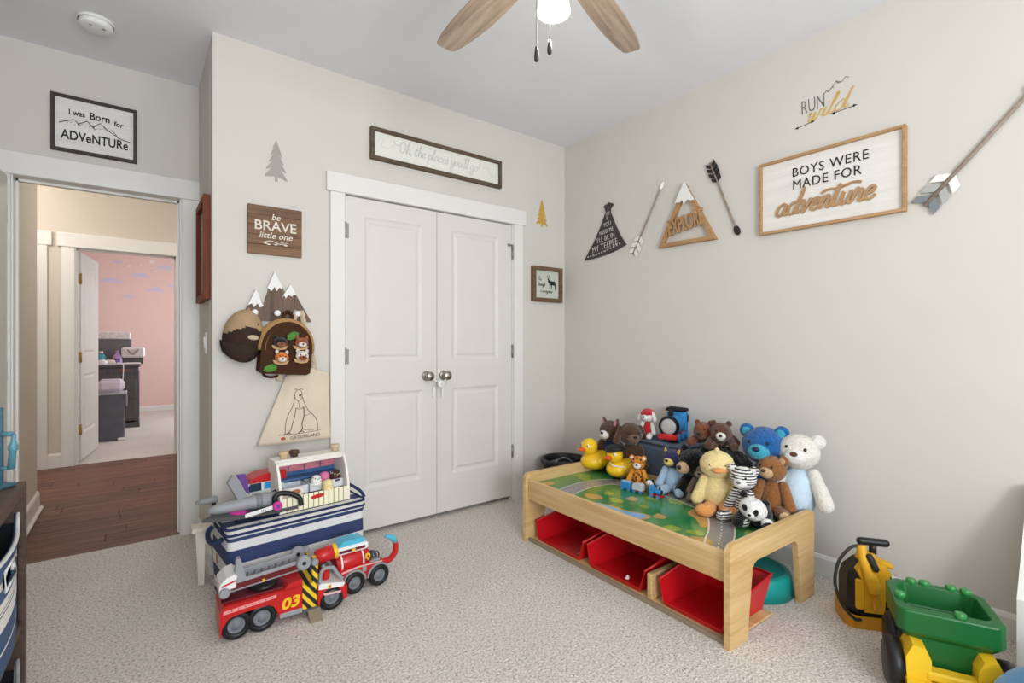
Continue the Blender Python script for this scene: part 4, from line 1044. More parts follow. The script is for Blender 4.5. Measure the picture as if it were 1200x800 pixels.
cup('tan toy cup on the left end of the ice cream counter roof', .05, (216, 186, 146)); cup('dark brown toy cup on the ice cream counter roof', .1, (84, 60, 46)); cup('small tan toy cup at the right end of the counter roof', .31, (214, 190, 156))

# ================================================================= FIRE TRUCK
M_yel = mat('yellow_plastic', (240, 196, 40), rough=.35, var=.04)
M_dred = mat('dark_red_plastic', (104, 26, 32), rough=.35)
M_hazard = wave('hazard_stripes', (26, 26, 26), (238, 200, 40), 11.0, rot=(0, math.radians(38), 0), pos=.5)
M_rim = mat('grey_wheel_rim', (120, 124, 130), rough=.45, var=.05)
def wheel(root, x, y, r, wd, z=None):
    z = r if z is None else z
    w_ = MB().lathe([(r*.62, -wd/2), (r*.9, -wd/2), (r, -wd*.32), (r, wd*.32), (r*.9, wd/2), (r*.62, wd/2), (r*.55, wd*.3)], (x, y, z), 32, (PI/2, 0, 0)).build('wheel', M_black_p, root)
    MB().lathe([(0, wd*.42), (r*.22, wd*.44), (r*.26, wd*.3), (r*.5, wd*.28), (r*.64, wd*.4), (r*.66, wd*.2), (r*.6, -wd*.4), (0, -wd*.4)], (x, y, z), 28, (PI/2, 0, 0)).build('wheel_rim', M_rim, w_)
    return w_
t = thing('toy_fire_truck', 'large red toy fire truck numbered 03 with ladder on the carpet before the striped box', 'toy truck', (-2.492, -.705, 0), math.radians(-1.5))
R57 = .055
# lower body in profile with wheel arches
def arch_cut(cx, r, n=8): return [(cx+r*math.cos(PI*k/n), .05+r*math.sin(PI*k/n)) for k in range(n+1)]
prof = [(0, .03), (0, .125), (.012, .142), (.29, .146), (.30, .15), (.30, .035), (.215, .03)]+[(.205, .05)]+[(.148+.057*math.cos(PI*k/8), .052+.057*math.sin(PI*k/8)) for k in range(1, 9)]+[(.09, .045), (.09, .05)]+[(.057+.057*math.cos(PI*k/8)*.6+.0, .052+.057*math.sin(PI*k/8)) for k in range(1, 8)]+[(.012, .05), (.01, .03)]
prof = [(0, .028), (.0, .12), (.015, .143), (.30, .147), (.30, .034), (.212, .034), (.205, .06), (.19, .09), (.17, .104), (.06, .1), (.028, .092), (.008, .06), (.004, .028)]
b = MB(); b.prism(prof, 0, .17); b.build('rear_body', M_red, t)
MB().box((.15, .085, .149), (.285, .13, .006), .002).build('deck', M_dred, t)
MB().prism([(.012, .113), (.2, .125), (.2, .137), (.012, .126)], -.002, .003).build('pale_stripe', mat('pale_pink_stripe', (236, 150, 150), rough=.4), t)
b = MB(); b.prism([(.2, .142), (.225, .142), (.245, .165), (.30, .172), (.3, .142)], .0, .17); b.build('shoulder', M_red, t)
MB().box((.257, .004, .042), (.09, .012, .022), .003).build('grey_step', M_mgrey, t)
for k in range(7): MB().box((.04+k*.024, -.0025, .1215+.0015*k), (.003, .002, .004)).build('rivet', M_dred, t)
MB().box((.018, .085, .035), (.016, .15, .03), .004).build('rear_bumper', mat('taupe_plastic', (150, 138, 122), rough=.5), t)
bt = MB().text('03', .062, (.252, -.0022, .087), depth=.0015, bold=.02, shear=.2, sx=1.15, rot=.03); bt.build('number', M_yel, t)
MB().text('03', .062, (.252, -.001, .087), depth=.0008, bold=.045, shear=.2, sx=1.15, rot=.03).build('number_outline', mat('orange_print', (232, 130, 36), rough=.4), t)
# hazard striped door, ramp and cab
MB().box((.331, .085, .085), (.062, .166, .115), .003).build('hazard_door', M_hazard, t)
MB().prism([(.363, .03), (.363, .118), (.375, .126), (.44, .114), (.482, .104), (.488, .088), (.488, .04), (.472, .034), (.468, .062), (.45, .095), (.42, .104), (.392, .094), (.374, .06), (.37, .03)], 0, .17).build('cab_body', M_red, t)
MB().prism([(.366, .106), (.366, .122), (.376, .13), (.44, .118), (.478, .108), (.47, .094)], -.002, .172).build('white_stripe', M_wplastic, t)
MB().prism([(.412, .118), (.419, .116), (.42, .106), (.412, .099), (.404, .106), (.405, .116)], -.0035, -.001).build('yellow_badge', M_yel, t)
MB().prism([(.409, .112), (.415, .112), (.416, .106), (.412, .103), (.408, .106)], -.0042, -.003).build('red_badge_mark', M_red, t)
MB().prism([(.385, .085), (.46, .078), (.46, .07), (.39, .075)], -.002, .002).build('pale_door_trim', mat('pale_stripe', (232, 190, 186), rough=.4), t)
b = MB().box((.345, -.028, .018), (.052, .006, .062), .002, (-.95, 0, 0)); b.build('ramp', mat('khaki_ramp', (138, 126, 104), rough=.5), t)
MB().box((.335, -.003, .034), (.07, .012, .014), .003).build('ramp_hinge', M_dgrey, t)
# pillars with hazard marks, joint discs, windshield frame, seats
for y in (.006, .164): MB().box((.352, y, .182), (.024, .012, .09), .003).build('striped_pillar', M_hazard, t)
for y0, y1 in ((-.004, .016), (.154, .174)): MB().cyl((.352, y0, .228), (.352, y1, .228), .015, n=20, bev=.003).build('joint_disc', M_mgrey, t)
b = MB()
for y in (.014, .156): b.tube(catmull([(.375, y, .128), (.38, y, .17), (.395, y, .185), (.43, y, .18), (.448, y, .15), (.47, y, .12)], 5), .008, 10)
b.tube([(.395, .014, .185), (.395, .156, .185)], .008, 10); b.tube([(.46, .014, .13), (.46, .156, .13)], .008, 10)
b.build('windshield_frame', M_mgrey, t)
for y in (.045, .115): MB().box((.405, y, .15), (.03, .045, .05), .008).build('seat', M_red, t)
MB().cyl((.372, .07, .218), (.45, .07, .228), .032, n=28, bev=.006).build('water_cannon', M_red, t)
MB().cyl((.445, .07, .2273), (.462, .07, .2297), .0345, n=28, bev=.003).build('cannon_ring', M_yel, t); MB().cyl((.357, .07, .216), (.372, .07, .218), .014, n=16, bev=.003).build('cannon_plug', M_yel, t)
MB().box((.4, .085, .184), (.03, .1, .02), .004).build('cannon_mount', M_dgrey, t)
# turntable and ladder
MB().lathe([(0, 0), (.052, 0), (.056, .006), (.056, .014), (.045, .02), (0, .02)], (.165, .085, .15), 32).build('turntable', M_black_p, t)
T1 = Matrix.Translation((.03, 0, .178)) @ Matrix.Rotation(math.radians(-4), 4, 'Y')
for y in (.038, .128):
    b = MB(); b.T = T1; b.box((.14, y, .02), (.27, .012, .042), .003); rl = b.build('ladder_rail', M_mgrey, t)
    b = MB(); b.T = T1; b.box((.14, y-.0055 if y < .1 else y+.0055, .018), (.255, .004, .022), .001); b.build('rail_inlay', M_dred, rl)
for k in range(9):
    b = MB(); b.T = T1; b.cyl((.03+k*.027, .04, .02), (.03+k*.027, .126, .02), .004, n=8); b.build('rung', M_mgrey, t)
for y0, y1 in ((.018, .038), (.13, .15)):
    b = MB(); b.T = T1; b.cyl((.285, y0, .03), (.285, y1, .03), .031, n=28, bev=.004); b.build('pivot_disc', M_mgrey, t)
    b = MB(); b.T = T1; b.cyl((.285, y0-.002, .03), (.285, y0, .03), .008, n=12); b.build('pivot_bolt', M_black_p, t)
b = MB(); b.T = T1; b.prism([(.022, .03), (.07, .036), (.055, .115), (.052, .125), (.04, .125), (.037, .115)], .03, .06); b.build('grey_arm', M_mgrey, t)
b = MB(); b.T = T1; b.prism([(-.03, .02), (-.025, .046), (.0, .066), (.028, .072), (.036, .062), (.03, .045), (.03, .02)], .02, .14); bk = b.build('rescue_bucket', M_wplastic, t)
b = MB(); b.T = T1; b.prism([(-.02, .035), (.03, .045), (.03, .051), (-.02, .041)], .018, .021); b.build('red_line', M_red, bk)
b = MB(); b.T = T1; b.cyl((-.012, .008, .012), (-.012, .15, .012), .02, n=22, bev=.004); b.build('bucket_roller', M_mgrey, t)
MB().prism([(-.006, 0), (.006, 0), (.004, .012), (-.004, .012)], .03, .034, at=(.158, -.0, .19)).build('yellow_mark', M_yel, t)
for x in (.057, .148, .424):
    for y in (.022, .148): wheel(t, x, y, R57, .04)

# ================================================================= SECOND TRUCK WITH HOSE
t = thing('toy_hose_truck', 'small red toy fire engine with white light rack and curved hose beside the striped box', 'toy truck', (-2.02, -.63, 0), math.radians(3))
MB().prism([(0, .05), (.0, .115), (.015, .12), (.155, .12), (.17, .112), (.235, .105), (.242, .09), (.242, .065), (.225, .05)], .0, .12).build('chassis', M_red, t)
MB().prism([(.02, .103), (.1, .112), (.22, .108), (.22, .113), (.1, .119), (.02, .111)], -.002, .001).build('pale_line', mat('pale_line', (232, 186, 182), rough=.4), t)
MB().cyl((.008, .06, .135), (.165, .06, .135), .052, n=32, bev=.01).build('water_tank', M_red, t)
for x in (.028, .13): MB().lathe([(.0525, -.004), (.054, -.003), (.054, .003), (.0525, .004)], (x, .06, .135), 32, (0, PI/2, 0)).build('tank_band', M_wplastic, t)
MB().prism([(.148, .165), (.16, .162), (.162, .145), (.15, .132), (.138, .145), (.138, .162)], .004, .01).build('yellow_badge', M_yel, t)
MB().prism([(.145, .156), (.155, .156), (.155, .147), (.15, .141), (.145, .147)], .002, .005).build('badge_mark', M_red, t)
MB().box((.075, .06, .2), (.165, .1, .034), .008).build('light_rack', M_wplastic, t); MB().box((.075, .009, .2), (.125, .003, .012), .001).build('rack_stripe', M_dred, t)
MB().prism([(.07, .203), (.08, .206), (.09, .203), (.085, .194), (.075, .194)], .005, .01).build('rack_badge', M_yel, t)
M_ice = mat('translucent_cyan_plastic', (84, 186, 216), rough=.2, spec=.6, var=.05)
MB().prism([(-.065, 0), (.068, 0), (.06, .022), (.03, .026), (-.04, .024)], -.035, .035, at=(.078, .06, .216)).build('light_bar', M_ice, t)
MB().box((.115, .006, .062), (.045, .014, .03), .003).build('side_tank', M_mgrey, t); MB().box((.13, .002, .1), (.02, .008, .03), .002).build('side_panel', M_mgrey, t)
MB().box((.19, .06, .115), (.05, .1, .012), .003).build('grey_deck', M_mgrey, t)
MB().ell((.195, .06, .125), (.022, .03, .024), n=20, m=12).build('driver_pod', M_glassd, t)
MB().lathe([(.02, -.004), (.026, 0), (.02, .004)], (.19, .02, .135), 20, (PI/2, 0, 0)).build('steering_ring', M_dgrey, t)
hs = catmull([(.225, .03, .092), (.26, .01, .1), (.285, .0, .13), (.292, .0, .165), (.285, .0, .19)], 6)
MB().tube(hs, [.016-.004*i/(len(hs)-1) for i in range(len(hs))], 14).build('hose_arm', M_red, t)
b = MB().tube([(.288, .0, .185), (.278, .0, .205), (.245, .0, .222), (.232, .0, .222)], [.015, .019, .013, .004], 12, flat=.8); b.build('nozzle', M_ice, t)
for x in (.078, .2):
    for y in (.004, .12): wheel(t, x, y, .05, .042)
b = MB()
for x in (.078, .2): b.prism([(x+.058*math.cos(PI*k/10), .05+.058*math.sin(PI*k/10)) for k in range(11)]+[(x-.048, .05)]+[(x-.048*math.cos(PI*k/10), .05+.048*math.sin(PI*k/10)) for k in range(1, 10)]+[(x+.048, .05)], -.008, .02)
b.build('wheel_arch', M_mgrey, t, stuff=True)

# ================================================================= RIGHT: SPRAYER, GREEN CART, BOOKCASE, BEANBAG
M_mustard = mat('mustard_plastic', (222, 168, 30), rough=.42, var=.05); M_mustd = mat('amber_plastic', (206, 146, 34), rough=.45, var=.05)
t = thing('toy_sprayer', 'yellow and black toy pump sprayer with a hose standing on the carpet by the wall', 'toy', (-.305, -2.155, 0), math.radians(-52))
oct_ = [(-.10, -.055), (-.075, -.085), (.075, -.085), (.10, -.055), (.10, .05), (.075, .08), (-.075, .08), (-.10, .05)]
def flatp(b, poly, z0, z1): return b.prism([(x, -y) for x, y in poly], z0, z1, rot=(PI/2, 0, 0)) if False else b.add([(x, y, z0) for x, y in poly]+[(x, y, z1) for x, y in poly], [tuple(range(len(poly)-1, -1, -1)), tuple(len(poly)+i for i in range(len(poly)))]+[(i, (i+1) % len(poly), (i+1) % len(poly)+len(poly), i+len(poly)) for i in range(len(poly))])
b = flatp(MB(), [(x*.96, y*.96) for x, y in oct_], 0, .012)
for i in range(8):
    a, c = oct_[i], oct_[(i+1) % 8]; ai, ci = (a[0]*.86, a[1]*.86), (c[0]*.86, c[1]*.86)
    h1 = .075 if a[1] > 0 else .05; h2 = .075 if c[1] > 0 else .05
    b.add([(a[0]*.96, a[1]*.96, 0), (c[0]*.96, c[1]*.96, 0), (c[0], c[1], h2), (a[0], a[1], h1), (ai[0], ai[1], h1), (ci[0], ci[1], h2), (ci[0], ci[1], .012), (ai[0], ai[1], .012)], [(0, 1, 2, 3), (3, 2, 5, 4), (4, 5, 6, 7)])
b.build('base_tray', M_mustd, t)
tank = [(-.085, -.04), (-.055, -.07), (.055, -.07), (.085, -.04), (.085, .045), (.055, .07), (-.055, .07), (-.085, .045)]
b = MB(); k = 8
for z, s in ((.012, .9), (.06, 1), (.17, 1), (.215, .9), (.245, .62), (.26, .5)): b.v += [(x*s, y*s, z) for x, y in tank]
for i in range(5):
    for j in range(k): b.f.append((i*k+j, i*k+(j+1) % k, (i+1)*k+(j+1) % k, (i+1)*k+j))
b.f.append(tuple(5*k+j for j in range(k))); b.sm = [False]*len(b.f); b.mi = [0]*len(b.f)
b.build('tank', M_black_p, t)
MB().prism([(-.035, .07), (.035, .07), (.045, .2), (.06, .235), (.035, .275), (-.035, .275), (-.06, .235), (-.045, .2)], -.082, -.045).build('front_cover', M_mustard, t)
MB().cyl((0, 0, .25), (0, 0, .285), .04, .034, 24, .005).build('collar', M_mustard, t); MB().box((.05, .01, .25), (.1, .05, .02), .006, (0, .35, 0)).build('spout', M_mustard, t)
MB().cyl((.03, .01, .28), (.03, .01, .32), .014, n=14).build('pump_shaft', M_black_p, t)
b = MB().tube(catmull([(-.05, .01, .325), (-.02, .01, .332), (.02, .01, .333), (.06, .01, .332), (.1, .01, .325)], 4), [.008]+[.016]*15+[.008, .006][:1], 12, flat=.8) if False else MB().limb((-.015, .01, .328), (.075, .01, .326), .016, .016, 14)
b.build('pump_handle', M_black_p, t)
b = MB().tube(catmull([(-.045, -.075, .34), (-.042, -.085, .30), (-.03, -.092, .25), (-.012, -.095, .2), (-.005, -.092, .16)], 5), [.017]*6+[.02]*6+[.024]*6+[.02]*3, 14); b.build('spray_gun', M_mustard, t)
MB().limb((-.026, -.102, .305), (-.008, -.11, .262), .013, .013, 12).build('trigger_grip', M_black_p, t)
MB().box((.0, -.09, .125), (.022, .024, .08), .004).build('gun_holster', M_mustd, t); MB().box((-.05, -.075, .14), (.03, .02, .12), .004).build('front_block', M_mustard, t)
MB().box((.055, -.066, .15), (.012, .012, .11), .003).build('yellow_stripe', M_mustard, t)
MB().tube(catmull([(-.05, -.075, .338), (-.085, -.075, .325), (-.125, -.07, .26), (-.138, -.072, .17), (-.115, -.085, .09), (-.075, -.09, .045), (-.05, -.085, .04)], 7), .0062, 10).build('hose', mat('hose_rubber', (48, 44, 42), rough=.5), t)

M_green = mat('glossy_green_plastic', (24, 98, 44), rough=.3, var=.06); M_lgreen = mat('bright_green_plastic', (58, 140, 74), rough=.3, var=.05)
t = t_cart = thing('toy_cart', 'green studded toy cart with yellow front and black wheels at the lower right', 'toy', (-.54, -2.44, 0), math.radians(-66)); t.scale = (.94, .94, .97)
# local: front towards -Y, x to the right
b = MB()
out = [(-.145, -.125), (-.125, -.145), (.125, -.145), (.15, -.12), (.15, .09), (.11, .13), (-.11, .13), (-.145, .09)]
lo = [(x*.86, y*.86) for x, y in out]; inn = [(x*.80, y*.74) for x, y in out]; ilo = [(x*.7, y*.62) for x, y in out]
k = 8
for P_, z in ((lo, .19), (out, .215), (out, .29), (inn, .293), (ilo, .215)): b.v += [(x, y, z) for x, y in P_]
for i in range(4):
    for j in range(k): b.f.append((i*k+j, i*k+(j+1) % k, (i+1)*k+(j+1) % k, (i+1)*k+j))
b.f.append(tuple(range(k-1, -1, -1))); b.f.append(tuple(4*k+j for j in range(k))); b.sm = [False]*len(b.f); b.mi = [0]*len(b.f)
tr = b.build('tray', M_green, t); bv = tr.modifiers.new('soft', 'BEVEL'); bv.width = .006; bv.segments = 2
for x, y in ((-.06, .108), (-.02, .108), (.06, .108), (.1, .1), (-.12, -.04), (.03, -.122)):
    MB().cyl((x, y, .288), (x, y, .306), .017, n=20, bev=.003).build('stud', M_lgreen, t)
MB().box((.02, -.1, .262), (.11, .05, .012), .004, (.3, 0, 0)).build('inner_ledge', M_green, t)
MB().prism([(-.085, .205), (.085, .205), (.05, .09), (-.05, .09)], -.13, .1).build('hopper', M_green, t)
b = MB()
b.prism([(-.125, .04), (-.06, .03), (-.06, .155), (-.075, .19), (-.11, .195), (-.13, .15)], -.19, -.08); b.build('left_fender', M_yel, t)
b = MB(); b.prism([(.125, .04), (.06, .03), (.06, .155), (.075, .19), (.11, .195), (.13, .15)], -.19, -.08); b.build('right_fender', M_yel, t)
MB().prism([(-.13, .03), (-.085, .03), (-.085, .01), (-.045, .01), (-.045, .035), (.03, .035), (.03, .01), (.085, .01), (.085, .03), (.13, .03), (.13, .085), (-.13, .085)], -.215, -.14).build('bumper', M_yel, t)
MB().box((0, -.17, .105), (.15, .05, .03), .006).build('grille_bar', M_yel, t)
for x in (-.152, .152):
    for y in (-.11, .08): MB().lathe([(0, -.026), (.065, -.026), (.083, -.018), (.085, 0), (.083, .018), (.065, .026), (.03, .026), (.026, .018), (0, .018)], (x*(1 if y < 0 else .8), y, .085), 30, (0, PI/2, 0)).build('wheel', M_black_p, t)
MB().box((0, -.02, .11), (.25, .2, .08), .01).build('undercarriage', M_black_p, t)

t = thing('white_bookcase', 'white wooden bookcase side with a sloping front edge at the right picture edge', 'bookcase', (0, -2.6, 0))
side = [(-.29, .0), (-.29, .268), (-.277, .288), (-.05, .62), (-.014, .62), (-.014, 0)]
MB().prism(side, -.03, 0).build('side_panel', M_cwhite, t); MB().prism(side, -.78, -.75).build('side_panel', M_cwhite, t)
MB().box((-.03, -.39, .32), (.018, .72, .58)).build('back_panel', M_cwhite, t)
for x, z in ((-.15, .05), (-.1, .25)): MB().box((x, -.39, z), (.2 if z < .1 else .12, .72, .016)).build('shelf', M_cwhite, t)

t = thing('blue_beanbag', 'bright blue soft beanbag at the lower right corner', 'beanbag', (-.73, -2.865, 0))
M_blue = mat('blue_velvet', (66, 128, 182), rough=.9, var=.22, vs=9, bump=.4, bs=60, sheen=.4, col2=(96, 158, 206))
def saggy(p):
    f = 1+.05*math.sin(5*math.atan2(p.y, p.x)+p.z*3)+.03*math.sin(9*math.atan2(p.y, p.x))
    return (p.x*f, p.y*f, p.z if p.z > 0 else p.z*.72)
MB().ell((0, 0, .125), (.27, .25, .17), n=60, m=30, shape=saggy).build('bag', M_blue, t)
MB().tube(catmull([(.0, -.25, .11), (0, -.17, .235), (.0, 0, .297), (0, .17, .235), (0, .25, .11)], 6), .005, 8).build('seam', M_blue, t)

# ================================================================= NURSERY
M_dk = wood('charcoal_painted_wood', (70, 68, 68), (92, 90, 90), 'Z', rough=.55)
t = thing('changing_dresser', 'dark grey wooden dresser with changing top against the pink wall', 'dresser', (-3.12, 5.57, 0))
MB().box((0, .24, .46), (.78, .48, .74), .006).build('body', M_dk, t)
MB().box((0, .24, .035), (.8, .5, .07), .006).build('plinth', M_dk, t); MB().box((0, .235, .842), (.82, .52, .035), .006).build('top_board', M_dk, t)
MB().box((0, .0, .78), (.74, .012, .075), .004).build('top_drawer', M_dk, t)
for x in (-.185, .185):
    for z in (.24, .53): MB().box((x, -.004, z), (.35, .014, .25), .006).build('drawer', M_dk, t)
for k in range(9): MB().box((.394, .03+.055*k, .45), (.008, .03, .62), .002).build('side_slat', M_dk, t)
MB().box((-.02, .36, 1.03), (.66, .16, .35), .008).build('hutch', mat('hutch_grey', (112, 108, 110), rough=.6), t)
MB().box((.24, -.008, .785), (.1, .006, .03), .002).build('wooden_pull', mat('pull_brown', (132, 82, 58), rough=.5), t)
def small(name, label, cat, x, z, shapes, grp=None):
    q = thing(name, label, cat, (x, 5.66, z), 0, grp)
    for nm, mb, m in shapes: mb.build(nm, m, q)
    return q
M_lilac = mat('lilac_plastic', (190, 160, 206), rough=.5); M_wcloth = mat('white_cloth', (232, 226, 222), rough=.9, var=.05, vs=20)
small('wrapped_parcel', 'white boxed parcel with a grey ribbon on the nursery dresser', 'parcel', -2.79, .862, [('box', MB().box((0, .05, .16), (.26, .2, .14), .02), M_wcloth), ('ribbon', MB().tube(catmull([(-.06, -.055, .2), (-.02, -.06, .15), (0, -.06, .14), (.02, -.06, .15), (.06, -.055, .2)], 4), .012, 8), mat('taupe_ribbon', (168, 158, 150), rough=.8)), ('stand', MB().box((0, .05, .045), (.22, .16, .09), .004), M_dk)])
small('purple_bottle', 'lilac plastic bottle on the nursery dresser', 'bottle', -2.96, .862, [('body', MB().lathe([(0, 0), (.055, 0), (.06, .05), (.05, .11), (.02, .15), (.016, .19), (0, .19)], n=24), M_lilac), ('label', MB().box((0, -.056, .06), (.06, .006, .05), .002), M_purple)])
small('teal_bottle', 'teal bottle at the left on the nursery dresser', 'bottle', -3.13, .862, [('body', MB().lathe([(0, 0), (.05, 0), (.05, .1), (.03, .14), (0, .15)], n=24), mat('teal_bottle', (70, 160, 172), rough=.4)), ('cap', MB().cyl((0, 0, .15), (0, 0, .18), .02, n=16), M_wplastic)])
small('tissue_stack', 'stack of white folded cloths between bottles on the nursery dresser', 'cloth', -3.03, .862, [('fold', MB().box((0, -.01, .03), (.11, .12, .06), .015), M_wcloth), ('top_fold', MB().box((0, -.01, .065), (.09, .1, .02), .01), mat('peach_cloth', (226, 196, 160), rough=.9))])
small('changing_pad', 'white changing pad on the nursery dresser before the parcel', 'pad', -2.86, .862, [('pad', MB().box((.02, -.07, .012), (.26, .1, .024), .01), M_wcloth)])
q = thing('wipes_box', 'long white patterned box on top of the grey nursery hutch', 'box', (-3.02, 5.9, 1.206)); MB().box((0, 0, .05), (.4, .14, .1), .012).build('box', mat('speckled_white_box', (228, 220, 216), rough=.6, var=.18, vs=30), q); MB().box((0, 0, .103), (.2, .08, .006), .002).build('lid', M_wplastic, q)
q = thing('sound_machine', 'white round sound machine on the front of the nursery dresser', 'speaker', (-3.115, 5.60, .861)); MB().ell((0, -.03, .03), (.055, .03, .045), n=24, m=14).build('body', M_wplastic, q); MB().tube(catmull([(.02, -.02, .01), (.12, -.045, .008), (.21, -.07, .006), (.22, -.078, -.05), (.215, -.075, -.18), (.2, -.07, -.3)], 5), .006, 8).build('cord', M_wplastic, q)
t = thing('diaper_pail', 'dark grey bin with a lilac lid standing before the nursery dresser', 'bin', (-2.995, 4.68, 0))
M_slate = mat('slate_plastic', (92, 96, 104), rough=.55, var=.14, vs=9)
b = MB(); 
for z, s in ((0, .9), (.02, .93), (.55, 1)): b.v += [(x*s, y*s, z) for x, y in rrect(.27, .26, .03, 3)]
k = len(b.v)//3
for i in range(2):
    for j in range(k): b.f.append((i*k+j, i*k+(j+1) % k, (i+1)*k+(j+1) % k, (i+1)*k+j))
b.f.append(tuple(range(k-1, -1, -1))); b.f.append(tuple(2*k+j for j in range(k))); b.sm = [False]*len(b.f); b.mi = [0]*len(b.f); b.build('body', M_slate, t)
MB().box((0, 0, .557), (.3, .29, .022), .006).build('rim', mat('pale_grey_rim', (190, 190, 196), rough=.5), t)
b = MB().box((0, 0, .645), (.262, .25, .155), .045); b.build('lid', mat('pale_lilac_lid', (222, 214, 226), rough=.45), t)
MB().box((.1, -.145, .02), (.07, .03, .03), .006).build('pedal', M_wplastic, t); MB().tube(catmull([(.145, -.1, .56), (.15, -.11, .5), (.148, -.1, .4)], 4), .01, 8, flat=.4).build('bag_edge', mat('bag_plastic', (180, 186, 200), rough=.4), t)
M_cloud = mat('lavender_vinyl', (216, 204, 222), rough=.6); M_star = mat('white_vinyl', (246, 228, 224), rough=.6)
for k, (x, z, s) in enumerate(((-2.70, 2.27, 1.0), (-3.08, 2.15, 1.15), (-2.50, 2.045, .9), (-2.87, 1.91, .7), (-2.37, 2.43, .9), (-2.25, 2.13, .6), (-3.0, 2.47, .5))):
    b = MB()
    pts = []
    for (cx, cz, r) in ((.06, .0, .035), (.03, .03, .045), (-.02, .025, .04), (-.07, .0, .03)):
        pass
    pts = [(-.11, -.02), (.11, -.02), (.13, 0), (.11, .018), (.07, .022), (.06, .045), (.02, .056), (-.02, .045), (-.04, .03), (-.08, .03), (-.12, .01), (-.13, -.008)]
    o = MB().prism([(px*s, pz*s) for px, pz in pts], -.002, 0).build('cloud_decal', M_cloud); o.location = (x, 7.3995, z)
    tag(o, 'pale lavender cloud decal on the pink wall, ' + ('middle of the upper row', 'largest, at the left near the door', 'lowest on the right side', 'lowest of all, in the middle', 'upper right corner', 'cut by the right door frame', 'small one at the upper left')[k], 'decal', 'cloud decals on the pink wall')
for k, (x, z, s) in enumerate(((-2.55, 2.53, .055), (-2.7, 2.45, .026), (-2.85, 2.42, .028), (-2.27, 2.55, .03), (-2.5, 2.36, .024), (-3.1, 2.62, .026), (-2.88, 2.64, .022), (-2.36, 2.62, .024))):
    P_ = [((s if i % 2 == 0 else s*.45)*math.sin(i*PI/5), (s if i % 2 == 0 else s*.45)*math.cos(i*PI/5)) for i in range(10)]
    o = MB().prism(P_, -.002, 0).build('star_decal', M_star); o.location = (x, 7.3995, z)
    tag(o, 'large white star decal on the pink wall' if k == 0 else 'small white star decal on the pink wall, '+('', 'level with the big star, left', 'between two clouds', 'above the right door frame corner', 'just below the big star', 'highest at the left by the door edge', 'high up in the middle', 'up and right of the big star')[k], 'decal', None if k == 0 else 'small star decals on the pink wall')
# black tub in the corner
t = thing('black_tub', 'black plastic tub with a thick rim in the corner behind the play table', 'tub', (-.215, -.225, 0))
MB().lathe([(0, .01), (.125, .01), (.13, 0), (.135, .01), (.16, .27), (.175, .275), (.18, .29), (.175, .305), (.158, .308), (.15, .3), (.145, .27), (.125, .03), (0, .03)], n=44).build('body', M_black_p, t)
MB().lathe([(.0, .24), (.146, .245)], n=30).build('liner', M_dgrey, t)
for a, r in ((.3, .07), (2.2, .06)): MB().tube(catmull([(math.cos(a)*.12, math.sin(a)*.12, .255), (math.cos(a+.5)*r, math.sin(a+.5)*r, .29), (math.cos(a+1)*.1, math.sin(a+1)*.1, .27), (math.cos(a+1.8)*.12, math.sin(a+1.8)*.12, .26)], 6), .007, 8).build('grey_cord', M_grey, t)
# ================================================================= PLAY TABLE
TX, TY, TR = -.967, -1.92, math.radians(-1.4)
M_pine = wood('pale_birch_wood', (196, 158, 102), (226, 196, 146), 'Y', rough=.5, scale=.55, bump=.05)
M_pineZ = wood('birch_panel_wood', (196, 156, 98), (226, 194, 140), 'X', rough=.5, scale=.55, bump=.05)
W_, L_, Ht, ZS = .715, 1.29, .397, .335
t = thing('play_table', 'pale wooden children play table with green map top along the right wall', 'table', (TX, TY, 0), TR)
def end_panel(y0, y1):
    out = rrect(W_, Ht, .035, 6, W_/2, Ht/2, (0, 1, 1, 0))
    # outer corners BR..: start at bottom right going up; cut the arch into the bottom edge
    arch_ = [(.128, 0), (.165, .262), (.178, .285), (.2, .295), (W_-.2, .295), (W_-.178, .285), (W_-.165, .262), (W_-.128, 0)]
    poly = [p for p in out if True]
    # out = BR, TR arc, TL arc, BL
    poly = [(0, 0)]+arch_+[(W_, 0)]+out[1:-1]
    return MB().prism(poly, y0, y1).build('end_panel', M_pineZ, t)
end_panel(-.0, .024); end_panel(L_-.024, L_)
MB().box((.03, L_/2, .302), (.02, L_-.05, .118), .003).build('front_rail', M_pine, t); MB().box((W_-.03, L_/2, .302), (.02, L_-.05, .118), .003).build('back_rail', M_pine, t)
MB().box((W_/2, L_/2, ZS-.006), (W_-.082, L_-.05, .012)).build('play_board', mat('green_map_print', (44, 128, 78), rough=.12, var=.2, vs=5, spec=.6, col2=(88, 152, 84)), t)
MB().box((.21, L_/2, .009), (.34, L_-.05, .010), .002).build('base_board', M_pine, t)
MB().box((.03, L_/2, .009), (.02, L_-.05, .018), .002).build('base_strip', mat('worn_base_wood', (150, 134, 112), rough=.7), t)
MB().box((.21, .405, .072), (.34, .026, .115), .003).build('runner', M_pine, t)
